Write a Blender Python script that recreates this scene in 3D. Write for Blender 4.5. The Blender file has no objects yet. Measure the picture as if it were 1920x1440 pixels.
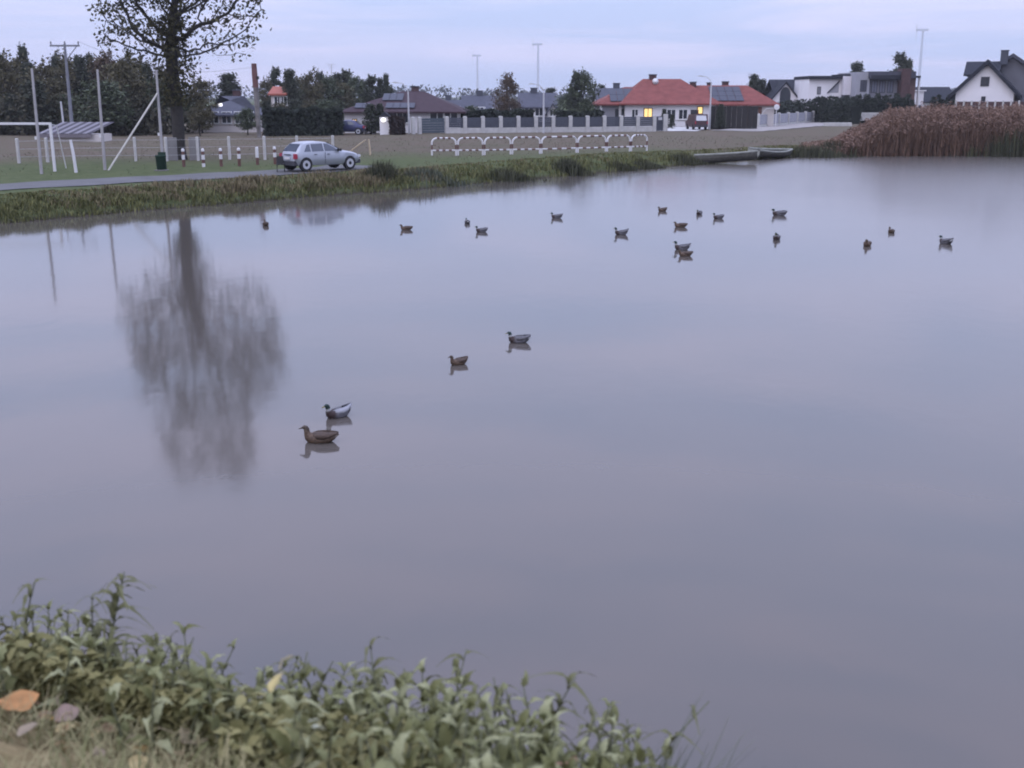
import bpy, math, random
import numpy as np
from mathutils import Vector, Matrix

# ------------------------------------------------------------------ camera, world, sun
scene = bpy.context.scene
C = scene.collection
CAM_Z = 4.5                      # eye height above the pond's water level
F = 2100.0                       # focal length in photograph pixels (1920 wide)
PITCH = math.atan(540 / F)

cam_data = bpy.data.cameras.new('camera')
cam_data.sensor_width = 36.0
cam_data.lens = 36.0 * F / 1920.0
cam_data.clip_start = 0.05
cam_data.clip_end = 9000
cam_data.dof.use_dof = True
cam_data.dof.focus_distance = 22.0
cam_data.dof.aperture_fstop = 3.4
cam = bpy.data.objects.new('camera', cam_data)
C.objects.link(cam)
cam.location = (0, 0, CAM_Z)
cam.rotation_euler = (math.pi / 2 - PITCH, 0, 0)
scene.camera = cam

SUN_EL, SUN_ROT = math.radians(6.0), math.radians(215.0)
world = bpy.data.worlds.new('World')
scene.world = world
world.use_nodes = True
nt = world.node_tree
nt.nodes.clear()
wo = nt.nodes.new('ShaderNodeOutputWorld')
sky = nt.nodes.new('ShaderNodeTexSky')
sky.sky_type = 'NISHITA'
sky.sun_disc = False
sky.sun_elevation = SUN_EL
sky.sun_rotation = SUN_ROT
bg_sky = nt.nodes.new('ShaderNodeBackground')
bg_sky.inputs['Strength'].default_value = 0.10
nt.links.new(sky.outputs[0], bg_sky.inputs['Color'])
# overcast cloud layer, streaked along the horizon
tc = nt.nodes.new('ShaderNodeTexCoord')
mp = nt.nodes.new('ShaderNodeMapping')
mp.inputs['Scale'].default_value = (1.6, 1.6, 24.0)
mp.inputs['Rotation'].default_value = (0.0, 0.03, 0.0)
nt.links.new(tc.outputs['Generated'], mp.inputs['Vector'])
nz = nt.nodes.new('ShaderNodeTexNoise')
nz.inputs['Scale'].default_value = 1.7
nz.inputs['Detail'].default_value = 6.0
nz.inputs['Roughness'].default_value = 0.55
nz.inputs['Distortion'].default_value = 0.6
nt.links.new(mp.outputs[0], nz.inputs['Vector'])
cr = nt.nodes.new('ShaderNodeValToRGB')
cr.color_ramp.elements[0].position = 0.38
cr.color_ramp.elements[0].color = (0.475, 0.58, 0.875, 1)
cr.color_ramp.elements[1].position = 0.62
cr.color_ramp.elements[1].color = (0.70, 0.705, 0.965, 1)
nt.links.new(nz.outputs['Fac'], cr.inputs['Fac'])
bg_cl = nt.nodes.new('ShaderNodeBackground')
nt.links.new(cr.outputs['Color'], bg_cl.inputs['Color'])
sp = nt.nodes.new('ShaderNodeSeparateXYZ')
nt.links.new(tc.outputs['Generated'], sp.inputs[0])
ma = nt.nodes.new('ShaderNodeMath')          # an overcast sky brightens evenly towards the zenith
ma.operation = 'MULTIPLY_ADD'
ma.inputs[1].default_value = 2.7
ma.inputs[2].default_value = 1.0
ma.use_clamp = False
nt.links.new(sp.outputs['Z'], ma.inputs[0])
nt.links.new(ma.outputs[0], bg_cl.inputs['Strength'])
mix = nt.nodes.new('ShaderNodeMixShader')
mix.inputs[0].default_value = 0.94
nt.links.new(bg_sky.outputs[0], mix.inputs[1])
nt.links.new(bg_cl.outputs[0], mix.inputs[2])
nt.links.new(mix.outputs[0], wo.inputs['Surface'])

sun_data = bpy.data.lights.new('sun', 'SUN')
sun_data.energy = 0.7
sun_data.angle = math.radians(60)
sun_data.color = (1.0, 0.88, 0.72)
sun = bpy.data.objects.new('sun', sun_data)
C.objects.link(sun)
sd = Vector((math.sin(SUN_ROT) * math.cos(math.radians(35)), math.cos(SUN_ROT) * math.cos(math.radians(35)), math.sin(math.radians(35))))
sun.rotation_euler = sd.to_track_quat('Z', 'Y').to_euler()

vs = scene.view_settings
vs.view_transform = 'Standard'
vs.look = 'None'
vs.exposure = 0.0
vs.gamma = 1.0
vs.use_curve_mapping = False
scene.cycles.filter_width = 1.9

# ------------------------------------------------------------------ helpers
rng = np.random.default_rng(7)
random.seed(7)
CT, ST = math.cos(PITCH), math.sin(PITCH)

def ray(px, py):
    """direction through a pixel of the 1920x1440 photograph"""
    u, v = (px - 960) / F, (720 - py) / F
    return Vector((u, CT + v * ST, -ST + v * CT))

def P(px, py, Y):
    d = ray(px, py)
    t = Y / d.y
    return Vector((d.x * t, Y, CAM_Z + d.z * t))

def G(px, py, z=0.0):
    d = ray(px, py)
    t = (z - CAM_Z) / d.z
    return Vector((d.x * t, d.y * t, z))

def K(Y):                        # metres per photograph pixel near eye level at distance Y
    return (Y * CT + 2.0 * ST) / F

MATS = {}
def mat(name, col, rough=0.8, var=0.0, scale=4.0, bump=0.0, bscale=None, col2=None, metal=0.0, spec=0.3, island=False,
        emit=None, estr=1.0, stretch=None, trans=0.0):
    if name in MATS:
        return MATS[name]
    m = bpy.data.materials.new(name)
    m.use_nodes = True
    t = m.node_tree
    b = t.nodes['Principled BSDF']
    b.inputs['Roughness'].default_value = rough
    b.inputs['Metallic'].default_value = metal
    b.inputs['Specular IOR Level'].default_value = spec
    b.inputs['Base Color'].default_value = (*col, 1)
    L = t.links.new
    if col2 is None and var > 0:
        col2 = tuple(min(1, c * (1 + var)) for c in col)
        col = tuple(c * (1 - var) for c in col)
    if col2 is not None:
        r = t.nodes.new('ShaderNodeValToRGB')
        r.color_ramp.elements[0].color = (*col, 1)
        r.color_ramp.elements[1].color = (*col2, 1)
        L(r.outputs[0], b.inputs['Base Color'])
        if island:
            g = t.nodes.new('ShaderNodeNewGeometry')
            L(g.outputs['Random Per Island'], r.inputs[0])
        else:
            r.color_ramp.elements[0].position = 0.3
            r.color_ramp.elements[1].position = 0.7
            c = t.nodes.new('ShaderNodeTexCoord')
            n = t.nodes.new('ShaderNodeTexNoise')
            n.inputs['Scale'].default_value = scale
            n.inputs['Detail'].default_value = 5
            n.inputs['Roughness'].default_value = 0.6
            if stretch:
                q = t.nodes.new('ShaderNodeMapping')
                q.inputs['Scale'].default_value = stretch
                L(c.outputs['Object'], q.inputs[0]); L(q.outputs[0], n.inputs['Vector'])
            else:
                L(c.outputs['Object'], n.inputs['Vector'])
            L(n.outputs['Fac'], r.inputs[0])
    if bump > 0:
        c = t.nodes.new('ShaderNodeTexCoord')
        n = t.nodes.new('ShaderNodeTexNoise')
        n.inputs['Scale'].default_value = bscale or scale * 3
        n.inputs['Detail'].default_value = 4
        L(c.outputs['Object'], n.inputs['Vector'])
        bp = t.nodes.new('ShaderNodeBump')
        bp.inputs['Strength'].default_value = bump
        bp.inputs['Distance'].default_value = 0.02
        L(n.outputs['Fac'], bp.inputs['Height'])
        L(bp.outputs[0], b.inputs['Normal'])
    if emit is not None:
        b.inputs['Emission Color'].default_value = (*emit, 1)
        b.inputs['Emission Strength'].default_value = estr
    if trans > 0:                # thin leaves let some light through
        out = t.nodes['Material Output']
        tr = t.nodes.new('ShaderNodeBsdfTranslucent')
        mx = t.nodes.new('ShaderNodeMixShader')
        mx.inputs[0].default_value = trans
        src = b.inputs['Base Color'].links[0].from_socket if b.inputs['Base Color'].links else None
        if src: L(src, tr.inputs['Color'])
        else: tr.inputs['Color'].default_value = (*col, 1)
        L(b.outputs[0], mx.inputs[1]); L(tr.outputs[0], mx.inputs[2]); L(mx.outputs[0], out.inputs['Surface'])
    MATS[name] = m
    return m

def link(name, me, m=None, parent=None, loc=None, rot=None):
    o = bpy.data.objects.new(name, me)
    C.objects.link(o)
    if m is not None and me is not None and not me.materials:
        me.materials.append(m)
    if parent is not None:
        o.parent = parent
    if loc is not None:
        o.location = loc
    if rot is not None:
        o.rotation_euler = rot
    return o

def tag(o, label=None, cat=None, group=None, kind=None):
    if label: o['label'] = label
    if cat: o['category'] = cat
    if group: o['group'] = group
    if kind: o['kind'] = kind
    return o

def thing(name, label, cat, loc=(0, 0, 0), rz=0.0, group=None):
    o = bpy.data.objects.new(name, None)
    o.empty_display_size = 0.3
    C.objects.link(o)
    o.location = loc
    o.rotation_euler = (0, 0, rz)
    return tag(o, label, cat, group)

def copy_tree(o, parent=None):
    c = o.copy(); C.objects.link(c); c.parent = parent
    for ch in [x for x in o.children]:
        copy_tree(ch, c)
    return c

def npmesh(name, verts, faces):
    """verts (n,3), faces (m,k) numpy"""
    me = bpy.data.meshes.new(name)
    verts = np.asarray(verts, dtype=np.float32); faces = np.asarray(faces, dtype=np.int32)
    n, k = faces.shape
    me.vertices.add(len(verts)); me.vertices.foreach_set('co', verts.ravel())
    me.loops.add(n * k); me.loops.foreach_set('vertex_index', faces.ravel())
    me.polygons.add(n)
    me.polygons.foreach_set('loop_start', np.arange(0, n * k, k, dtype=np.int32))
    me.update(calc_edges=True)
    return me

class MB:
    """collects simple shapes into one mesh"""
    def __init__(self): self.v, self.f, self.smooth = [], [], False
    def add(self, vs, fs):
        o = len(self.v)
        self.v += [tuple(p) for p in vs]
        self.f += [tuple(i + o for i in f) for f in fs]
        return self
    def box(self, x0, x1, y0, y1, z0, z1):
        return self.add([(x0, y0, z0), (x1, y0, z0), (x1, y1, z0), (x0, y1, z0), (x0, y0, z1), (x1, y0, z1), (x1, y1, z1), (x0, y1, z1)],
                        [(0, 3, 2, 1), (4, 5, 6, 7), (0, 1, 5, 4), (1, 2, 6, 5), (2, 3, 7, 6), (3, 0, 4, 7)])
    def bbox(self, x0, x1, y0, y1, z0, z1, b=0.02):      # box with a chamfered top
        return self.add([(x0, y0, z0), (x1, y0, z0), (x1, y1, z0), (x0, y1, z0), (x0, y0, z1 - b), (x1, y0, z1 - b), (x1, y1, z1 - b), (x0, y1, z1 - b),
                         (x0 + b, y0 + b, z1), (x1 - b, y0 + b, z1), (x1 - b, y1 - b, z1), (x0 + b, y1 - b, z1)],
                        [(0, 3, 2, 1), (0, 1, 5, 4), (1, 2, 6, 5), (2, 3, 7, 6), (3, 0, 4, 7), (4, 5, 9, 8), (5, 6, 10, 9), (6, 7, 11, 10), (7, 4, 8, 11), (8, 9, 10, 11)])
    def prism(self, poly, y0, y1, axis='y'):              # poly in (x,z) pushed along y
        n = len(poly)
        if axis == 'y':
            vs = [(p[0], y0, p[1]) for p in poly] + [(p[0], y1, p[1]) for p in poly]
        elif axis == 'x':
            vs = [(y0, p[0], p[1]) for p in poly] + [(y1, p[0], p[1]) for p in poly]
        else:
            vs = [(p[0], p[1], y0) for p in poly] + [(p[0], p[1], y1) for p in poly]
        fs = [tuple(range(n)), tuple(range(2 * n - 1, n - 1, -1))] + [(i, i + n, (i + 1) % n + n, (i + 1) % n) for i in range(n)]
        return self.add(vs, fs)
    def tube(self, pts, radii, seg=6, cap=True):
        pts = [Vector(p) for p in pts]
        if not hasattr(radii, '__len__'): radii = [radii] * len(pts)
        rings = []
        prev = None
        vs = []
        for i, p in enumerate(pts):
            d = (pts[min(i + 1, len(pts) - 1)] - pts[max(i - 1, 0)]).normalized()
            a = prev if prev is not None else (Vector((1, 0, 0)) if abs(d.x) < 0.8 else Vector((0, 1, 0)))
            u = (a - d * a.dot(d))
            if u.length < 1e-4: u = Vector((0, 0, 1)) - d * d.z
            u.normalize(); w = d.cross(u); prev = u
            for k in range(seg):
                an = 2 * math.pi * k / seg
                vs.append(p + (u * math.cos(an) + w * math.sin(an)) * radii[i])
        fs = []
        for i in range(len(pts) - 1):
            for k in range(seg):
                k2 = (k + 1) % seg
                fs.append((i * seg + k, i * seg + k2, (i + 1) * seg + k2, (i + 1) * seg + k))
        if cap:
            fs.append(tuple(range(seg - 1, -1, -1)))
            fs.append(tuple((len(pts) - 1) * seg + k for k in range(seg)))
        return self.add(vs, fs)
    def lathe(self, prof, seg=12, c=(0, 0)):              # prof [(r,z)]
        vs = []
        for r, z in prof:
            for k in range(seg):
                a = 2 * math.pi * k / seg
                vs.append((c[0] + r * math.cos(a), c[1] + r * math.sin(a), z))
        fs = []
        for i in range(len(prof) - 1):
            for k in range(seg):
                k2 = (k + 1) % seg
                fs.append((i * seg + k, i * seg + k2, (i + 1) * seg + k2, (i + 1) * seg + k))
        fs.append(tuple(range(seg - 1, -1, -1)))
        fs.append(tuple((len(prof) - 1) * seg + k for k in range(seg)))
        return self.add(vs, fs)
    def mesh(self, name='m'):
        me = bpy.data.meshes.new(name)
        me.from_pydata(self.v, [], self.f)
        me.update()
        if self.smooth:
            me.polygons.foreach_set('use_smooth', [True] * len(me.polygons))
        return me
    def build(self, name, m, parent=None, loc=None, rot=None):
        return link(name, self.mesh(name), m, parent, loc, rot)

def smoothstep(a, b, x):
    t = np.clip((x - a) / (b - a), 0, 1)
    return t * t * (3 - 2 * t)

# ------------------------------------------------------------------ pond outline and terrain
GZ = 0.7                                   # level of the meadow above the water
far_px = [(0, 420), (120, 409), (260, 396), (400, 385), (560, 371), (700, 361), (830, 351), (960, 339), (1080, 329), (1200, 317), (1300, 309),
          (1410, 301), (1500, 294), (1600, 292), (1750, 292), (1920, 291), (2150, 293)]
shore = [G(a, b) for a, b in far_px]
shore = [(p.x, p.y) for p in shore]
# the near bank runs diagonally past the camera's feet
NB = np.array([0.42, 0.9075]); NE = 2.1; RUN = 2.9
def near_edge(s, off):                     # point on the line at distance `off` beyond the bank's edge
    base = NB * (NE + off)
    d = np.array([0.9075, -0.42])
    p = base + d * s
    return (float(p[0]), float(p[1]))
pond = [near_edge(-34, RUN)] + [(-33, 34.5)] + shore + [(70, 70), (60, 20), near_edge(34, RUN + 4), near_edge(12, RUN + 1.0), near_edge(6, RUN + .1), near_edge(2, RUN - .05), near_edge(-2, RUN + .05), near_edge(-6, RUN), near_edge(-14, RUN)]
PX = np.array([p[0] for p in pond]); PY = np.array([p[1] for p in pond])

def signed(x, y):
    """distance to the shoreline, positive on land"""
    x = np.asarray(x, float); y = np.asarray(y, float)
    best = np.full(x.shape, 1e9); inside = np.zeros(x.shape, bool)
    n = len(PX)
    for i in range(n):
        ax, ay, bx, by = PX[i], PY[i], PX[(i + 1) % n], PY[(i + 1) % n]
        ex, ey = bx - ax, by - ay
        t = np.clip(((x - ax) * ex + (y - ay) * ey) / (ex * ex + ey * ey), 0, 1)
        best = np.minimum(best, np.hypot(x - ax - t * ex, y - ay - t * ey))
        cond = ((ay > y) != (by > y))
        with np.errstate(divide='ignore', invalid='ignore'):
            xi = (bx - ax) * (y - ay) / (by - ay) + ax
        inside ^= cond & (x < xi)
    return np.where(inside, -best, best)

def height(x, y):
    x = np.asarray(x, float); y = np.asarray(y, float)
    s = signed(x, y)
    wob = 0.10 * np.sin(x * 1.3 + y * .7) + 0.08 * np.sin(x * 2.9 - y * 1.7) + .05 * np.sin(x * 6.1 + y * 4.3)
    near = 1 - smoothstep(14, 24, y)
    hb_far = GZ + 0.10 * np.sin(x * .21 + 1) * np.exp(-((s - 3) / 5.0) ** 2)
    h_far = np.interp(s + wob * .8, [-3, -.6, 0, .5, 1.6, 3.0], [-.9, -.25, 0, .38, .62, 1.0])
    h_far = np.where(s < 0, h_far, h_far * hb_far)
    h_near = np.interp(s + wob * .35, [-3, -.6, 0, 1.0, 2.0, 2.7, 3.3], [-.9, -.3, 0, .75, 1.55, 2.60, 2.9])
    h = np.where(near > .5, h_near, h_far)
    h = h + np.where(s > 0.3, wob * .12, 0)
    far = smoothstep(500, 4000, np.hypot(x, y))
    return h - far * .0

def hz(x, y):
    return float(height(np.array([x]), np.array([y]))[0])

# one ground sheet: a fan of rings round the camera, dense inside the view
ang = np.concatenate([np.radians(np.arange(-28, 28.01, .3)), np.radians(np.arange(31, 331, 4.0))])
rad = np.concatenate([np.arange(.3, 8, .16), np.arange(8, 36, 1.6), np.arange(36, 104, .55), np.geomspace(105, 3400, 40)])
A, R = np.meshgrid(ang, rad)
gx = (R * np.sin(A)).ravel(); gy = (R * np.cos(A)).ravel()
gz = height(gx, gy)
na, nr = len(ang), len(rad)
ii, jj = np.meshgrid(np.arange(nr - 1), np.arange(na), indexing='ij')
j2 = (jj + 1) % na
faces = np.stack([ii * na + jj, (ii + 1) * na + jj, (ii + 1) * na + j2, ii * na + j2], -1).reshape(-1, 4)
verts = np.stack([gx, gy, gz], -1)
verts = np.vstack([verts, [[0, 0, hz(0, 0)]]])
gme = npmesh('ground', verts, faces)
gme.polygons.foreach_set('use_smooth', [True] * len(gme.polygons))

def ground_material():
    m = bpy.data.materials.new('ground_soil_and_grass'); m.use_nodes = True
    t = m.node_tree; b = t.nodes['Principled BSDF']; L = t.links.new
    b.inputs['Roughness'].default_value = .95; b.inputs['Specular IOR Level'].default_value = .1
    geo = t.nodes.new('ShaderNodeNewGeometry')
    sepn = t.nodes.new('ShaderNodeSeparateXYZ'); L(geo.outputs['Position'], sepn.inputs[0])
    def noise(scale, detail=5, rough=.6, stretch=None):
        n = t.nodes.new('ShaderNodeTexNoise'); n.inputs['Scale'].default_value = scale; n.inputs['Detail'].default_value = detail; n.inputs['Roughness'].default_value = rough
        if stretch:
            q = t.nodes.new('ShaderNodeMapping'); q.inputs['Scale'].default_value = stretch
            L(geo.outputs['Position'], q.inputs[0]); L(q.outputs[0], n.inputs['Vector'])
        else: L(geo.outputs['Position'], n.inputs['Vector'])
        return n
    def ramp(src, *els):
        r = t.nodes.new('ShaderNodeValToRGB'); e = r.color_ramp.elements
        e[0].position, e[0].color = els[0][0], (*els[0][1], 1); e[1].position, e[1].color = els[-1][0], (*els[-1][1], 1)
        for p, c in els[1:-1]:
            q = e.new(p); q.color = (*c, 1)
        L(src, r.inputs[0]); return r
    def mixc(fac, a, c):
        x = t.nodes.new('ShaderNodeMix'); x.data_type = 'RGBA'
        L(fac, x.inputs[0]); L(a, x.inputs[6]); L(c, x.inputs[7]); return x.outputs[2]
    n1 = noise(.35); n2 = noise(2.2); n3 = noise(9, 6); nb = noise(.09, 4, .6, (1, .5, 1))
    green = ramp(n2.outputs[0], (.3, (.045, .058, .022)), (.55, (.068, .082, .034)), (.75, (.095, .1, .046)))
    brown = ramp(n1.outputs[0], (.3, (.092, .068, .052)), (.5, (.094, .078, .055)), (.72, (.074, .069, .042)))
    soil = ramp(n3.outputs[0], (.3, (.10, .078, .036)), (.5, (.175, .135, .068)), (.7, (.25, .195, .105)))
    # brown meadow begins some seventy metres out; the lawn by the goal stays green
    md = t.nodes.new('ShaderNodeMath'); md.operation = 'MULTIPLY_ADD'; L(nb.outputs[0], md.inputs[0]); md.inputs[1].default_value = 26.0; L(sepn.outputs['Y'], md.inputs[2])
    slope = t.nodes.new('ShaderNodeMath'); slope.operation = 'MULTIPLY_ADD'; L(sepn.outputs['X'], slope.inputs[0]); slope.inputs[1].default_value = -.33; L(md.outputs[0], slope.inputs[2])
    mr = t.nodes.new('ShaderNodeMapRange'); L(slope.outputs[0], mr.inputs[0]); mr.inputs[1].default_value = 84.0; mr.inputs[2].default_value = 98.0
    far_green = t.nodes.new('ShaderNodeMapRange'); L(sepn.outputs['Y'], far_green.inputs[0]); far_green.inputs[1].default_value = 170; far_green.inputs[2].default_value = 240
    c1 = mixc(mr.outputs[0], green.outputs[0], brown.outputs[0])
    c1 = mixc(far_green.outputs[0], c1, green.outputs[0])
    nearf = t.nodes.new('ShaderNodeMapRange'); L(sepn.outputs['Y'], nearf.inputs[0]); nearf.inputs[1].default_value = 14; nearf.inputs[2].default_value = 10
    c2 = mixc(nearf.outputs[0], c1, soil.outputs[0])
    # mud along the water
    mud = t.nodes.new('ShaderNodeMapRange'); L(sepn.outputs['Z'], mud.inputs[0]); mud.inputs[1].default_value = .22; mud.inputs[2].default_value = .02
    mc = t.nodes.new('ShaderNodeRGB'); mc.outputs[0].default_value = (.04, .034, .024, 1)
    c3 = mixc(mud.outputs[0], c2, mc.outputs[0])
    L(c3, b.inputs['Base Color'])
    bp = t.nodes.new('ShaderNodeBump'); bp.inputs['Distance'].default_value = .06; bp.inputs['Strength'].default_value = .7
    L(n3.outputs[0], bp.inputs['Height']); L(bp.outputs[0], b.inputs['Normal'])
    return m
tag(link('ground', gme, ground_material()), kind='structure')

# water: murky body below a nearly still surface, ruffled by a breeze towards the reeds
def water_material():
    m = bpy.data.materials.new('pond_water'); m.use_nodes = True
    t = m.node_tree; b = t.nodes['Principled BSDF']; L = t.links.new
    b.inputs['Base Color'].default_value = (.078, .068, .060, 1)
    b.inputs['IOR'].default_value = 1.40
    b.inputs['Specular IOR Level'].default_value = .5
    geo = t.nodes.new('ShaderNodeNewGeometry')
    sx = t.nodes.new('ShaderNodeSeparateXYZ'); L(geo.outputs['Position'], sx.inputs[0])
    nz = t.nodes.new('ShaderNodeTexNoise'); nz.inputs['Scale'].default_value = .06; nz.inputs['Detail'].default_value = 4; L(geo.outputs['Position'], nz.inputs['Vector'])
    # breeze patch: further out and to the right
    a = t.nodes.new('ShaderNodeMath'); a.operation = 'MULTIPLY_ADD'; L(sx.outputs['X'], a.inputs[0]); a.inputs[1].default_value = 1.0
    bb = t.nodes.new('ShaderNodeMath'); bb.operation = 'MULTIPLY'; L(sx.outputs['Y'], bb.inputs[0]); bb.inputs[1].default_value = .35; L(bb.outputs[0], a.inputs[2])
    n5 = t.nodes.new('ShaderNodeMath'); n5.operation = 'MULTIPLY_ADD'; L(nz.outputs[0], n5.inputs[0]); n5.inputs[1].default_value = 24; L(a.outputs[0], n5.inputs[2])
    mr = t.nodes.new('ShaderNodeMapRange'); mr.interpolation_type = 'SMOOTHSTEP'; L(n5.outputs[0], mr.inputs[0]); mr.inputs[1].default_value = 22; mr.inputs[2].default_value = 62; mr.inputs[3].default_value = .075; mr.inputs[4].default_value = .22
    L(mr.outputs[0], b.inputs['Roughness'])
    q = t.nodes.new('ShaderNodeMapping'); q.inputs['Scale'].default_value = (1, .55, 1); q.inputs['Rotation'].default_value = (0, 0, .25); L(geo.outputs['Position'], q.inputs[0])
    w = t.nodes.new('ShaderNodeTexNoise'); w.inputs['Scale'].default_value = 1.6; w.inputs['Detail'].default_value = 3; w.inputs['Distortion'].default_value = .4; L(q.outputs[0], w.inputs['Vector'])
    bp = t.nodes.new('ShaderNodeBump'); bp.inputs['Strength'].default_value = 1.0; bp.inputs['Distance'].default_value = .0028
    L(w.outputs[0], bp.inputs['Height']); L(bp.outputs[0], b.inputs['Normal'])
    return m
wm = MB(); wm.add([(-120, 1.0, 0), (120, -30, 0), (120, 110, 0), (-120, 110, 0)], [(0, 1, 2, 3)])
tag(wm.build('pond_water', water_material()), kind='structure')

# ------------------------------------------------------------------ shared materials
M_white = mat('white_paint', (.56, .55, .56), .5, .06, 3)
M_concrete = mat('pale_concrete', (.40, .39, .38), .9, .15, 2.5)
M_asphalt = mat('asphalt', (.092, .09, .092), .9, .18, .8, bump=.3, bscale=40)
M_render = mat('white_render', (.66, .64, .66), .9, .05, .6)
M_render_grey = mat('grey_render', (.28, .28, .31), .9, .08, .6)
M_cream = mat('cream_render', (.50, .46, .44), .9, .06, .6)
M_wood_pale = mat('pale_wood', (.42, .34, .24), .85, .2, 6, stretch=(1, 1, .2))
M_wood_grey = mat('weathered_wood', (.22, .225, .20), .85, .25, 5)
M_darkglass = mat('dark_glass', (.03, .035, .045), .12, spec=.5)
M_frame = mat('dark_frame', (.035, .035, .04), .5)
M_frame_white = mat('white_frame', (.7, .7, .7), .5)
M_roof_dark = mat('dark_roof_tiles', (.024, .026, .034), .8, .2, 3, bump=.5, bscale=8, spec=.1)
M_roof_grey = mat('grey_roof_tiles', (.065, .067, .085), .8, .15, 2, bump=.5, bscale=8, spec=.1)
M_roof_violet = mat('brown_violet_roof_tiles', (.050, .034, .040), .8, .15, 2, bump=.5, bscale=8, spec=.08)
M_roof_red = mat('red_roof_tiles', (.165, .055, .048), .8, .2, 1.2, bump=.5, bscale=8, spec=.1)
M_solar = mat('solar_glass', (.045, .048, .065), .5, spec=.12)
M_brick = mat('dark_red_brick', (.07, .040, .040), .9, .2, 3)
M_charcoal = mat('charcoal_panel', (.055, .06, .078), .6, .12, 2)
M_slate = mat('slate_blue_panel', (.06, .075, .09), .6, .1, 2)
M_lit_warm = mat('lit_window_warm', (.8, .6, .2), .5, emit=(1.0, .70, .27), estr=.95)
M_lit_orange = mat('lit_window_orange', (.8, .5, .2), .5, emit=(1.0, .62, .25), estr=1.1)
M_lamp = mat('lamp_glow', (.9, .9, .9), .5, emit=(1.0, .97, .95), estr=1.3)
M_galv = mat('galvanised_steel', (.45, .45, .47), .5, .1, 3, metal=.3)
M_black = mat('black_plastic', (.015, .015, .017), .6)
M_redpaint = mat('dull_red_paint', (.11, .058, .049), .8, .15, 3)
M_greenpaint = mat('green_paint', (.010, .030, .020), .7, .15, 5)
M_bark = mat('tree_bark', (.032, .029, .027), .95, .3, 4, bump=.8, bscale=14)
M_leaf_oak = mat('tree_leaves_dark', (.022, .022, .013), .85, col2=(.085, .078, .036), island=True, trans=.25)
M_leaf_dark = mat('conifer_needles', (.022, .028, .020), .9, col2=(.062, .07, .046), island=True)
M_leaf_olive = mat('olive_leaves', (.042, .040, .022), .9, col2=(.105, .092, .048), island=True)
M_leaf_green = mat('green_leaves', (.034, .045, .028), .9, col2=(.085, .10, .056), island=True)
M_leaf_brown = mat('brown_leaves', (.05, .036, .026), .9, col2=(.115, .08, .052), island=True)
M_hedge = mat('hedge_needles', (.012, .018, .013), .9, col2=(.034, .042, .030), island=True)
M_grass_green = mat('grass_blades_green', (.042, .050, .016), .85, col2=(.145, .142, .052), island=True)
M_grass_dry = mat('grass_blades_dry', (.075, .06, .032), .9, col2=(.19, .155, .085), island=True)
M_reed = mat('reed_stems', (.07, .042, .030), .9, col2=(.20, .122, .085), island=True)
M_plume = mat('reed_plumes', (.12, .074, .056), .95, col2=(.23, .15, .115), island=True)

# ------------------------------------------------------------------ road and drive
def sheet(name, centre, width, m, lift=.03):
    """a draped strip along a centre line [(x,y)]"""
    pts = []
    for i in range(len(centre) - 1):
        a, b = np.array(centre[i]), np.array(centre[i + 1])
        n = max(2, int(np.hypot(*(b - a)) / .8))
        pts += [a + (b - a) * k / n for k in range(n)]
    pts.append(np.array(centre[-1])); pts = np.array(pts)
    d = np.gradient(pts, axis=0); d /= np.linalg.norm(d, axis=1)[:, None]
    nrm = np.stack([-d[:, 1], d[:, 0]], -1)
    w = np.linspace(-.5, .5, 5)
    allp = np.stack([pts + nrm * width * k for k in w], 1)
    n, k = allp.shape[:2]
    X, Y = allp[..., 0].ravel(), allp[..., 1].ravel()
    Z = height(X, Y) + lift
    f = [(i * k + j, i * k + j + 1, (i + 1) * k + j + 1, (i + 1) * k + j) for i in range(n - 1) for j in range(k - 1)]
    o = link(name, npmesh(name, np.stack([X, Y, Z], -1), f), m)
    return tag(o, kind='structure')
def g2(px, py, z=GZ): p = G(px, py, z); return (p.x, p.y)
sheet('road', [g2(-330, 374), g2(0, 352), g2(130, 344), g2(300, 334), g2(450, 326), g2(560, 320), g2(640, 314), g2(668, 310)], 3.3, M_asphalt)
sheet('driveway', [g2(1262, 246), g2(1300, 239)], 5.0, M_concrete)
sheet('lane', [g2(1380, 246), g2(1500, 236), g2(1580, 226), g2(1680, 215), g2(1800, 208)], 6.0, mat('gravel_lane', (.24, .22, .21), .95, .15, 1), .05)

# ------------------------------------------------------------------ generic roofs and walls (local frame: x right, y back, z up)
def hip_roof(L, W, z0, z1, ov=.6, r0=None, r1=None, th=.18):
    """rectangle 0..L x 0..W, eave at z0, ridge z1 from x=r0 to r1"""
    x0, x1, y0, y1 = -ov, L + ov, -ov, W + ov
    r0 = W / 2 if r0 is None else r0; r1 = L - W / 2 if r1 is None else r1
    ym = W / 2
    m = MB()
    m.add([(x0, y0, z0), (x1, y0, z0), (x1, y1, z0), (x0, y1, z0), (r0, ym, z1), (r1, ym, z1),
           (x0, y0, z0 - th), (x1, y0, z0 - th), (x1, y1, z0 - th), (x0, y1, z0 - th)],
          [(0, 1, 5, 4), (1, 2, 5), (2, 3, 4, 5), (3, 0, 4), (6, 7, 1, 0), (7, 8, 2, 1), (8, 9, 3, 2), (9, 6, 0, 3), (9, 8, 7, 6)])
    return m
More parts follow.
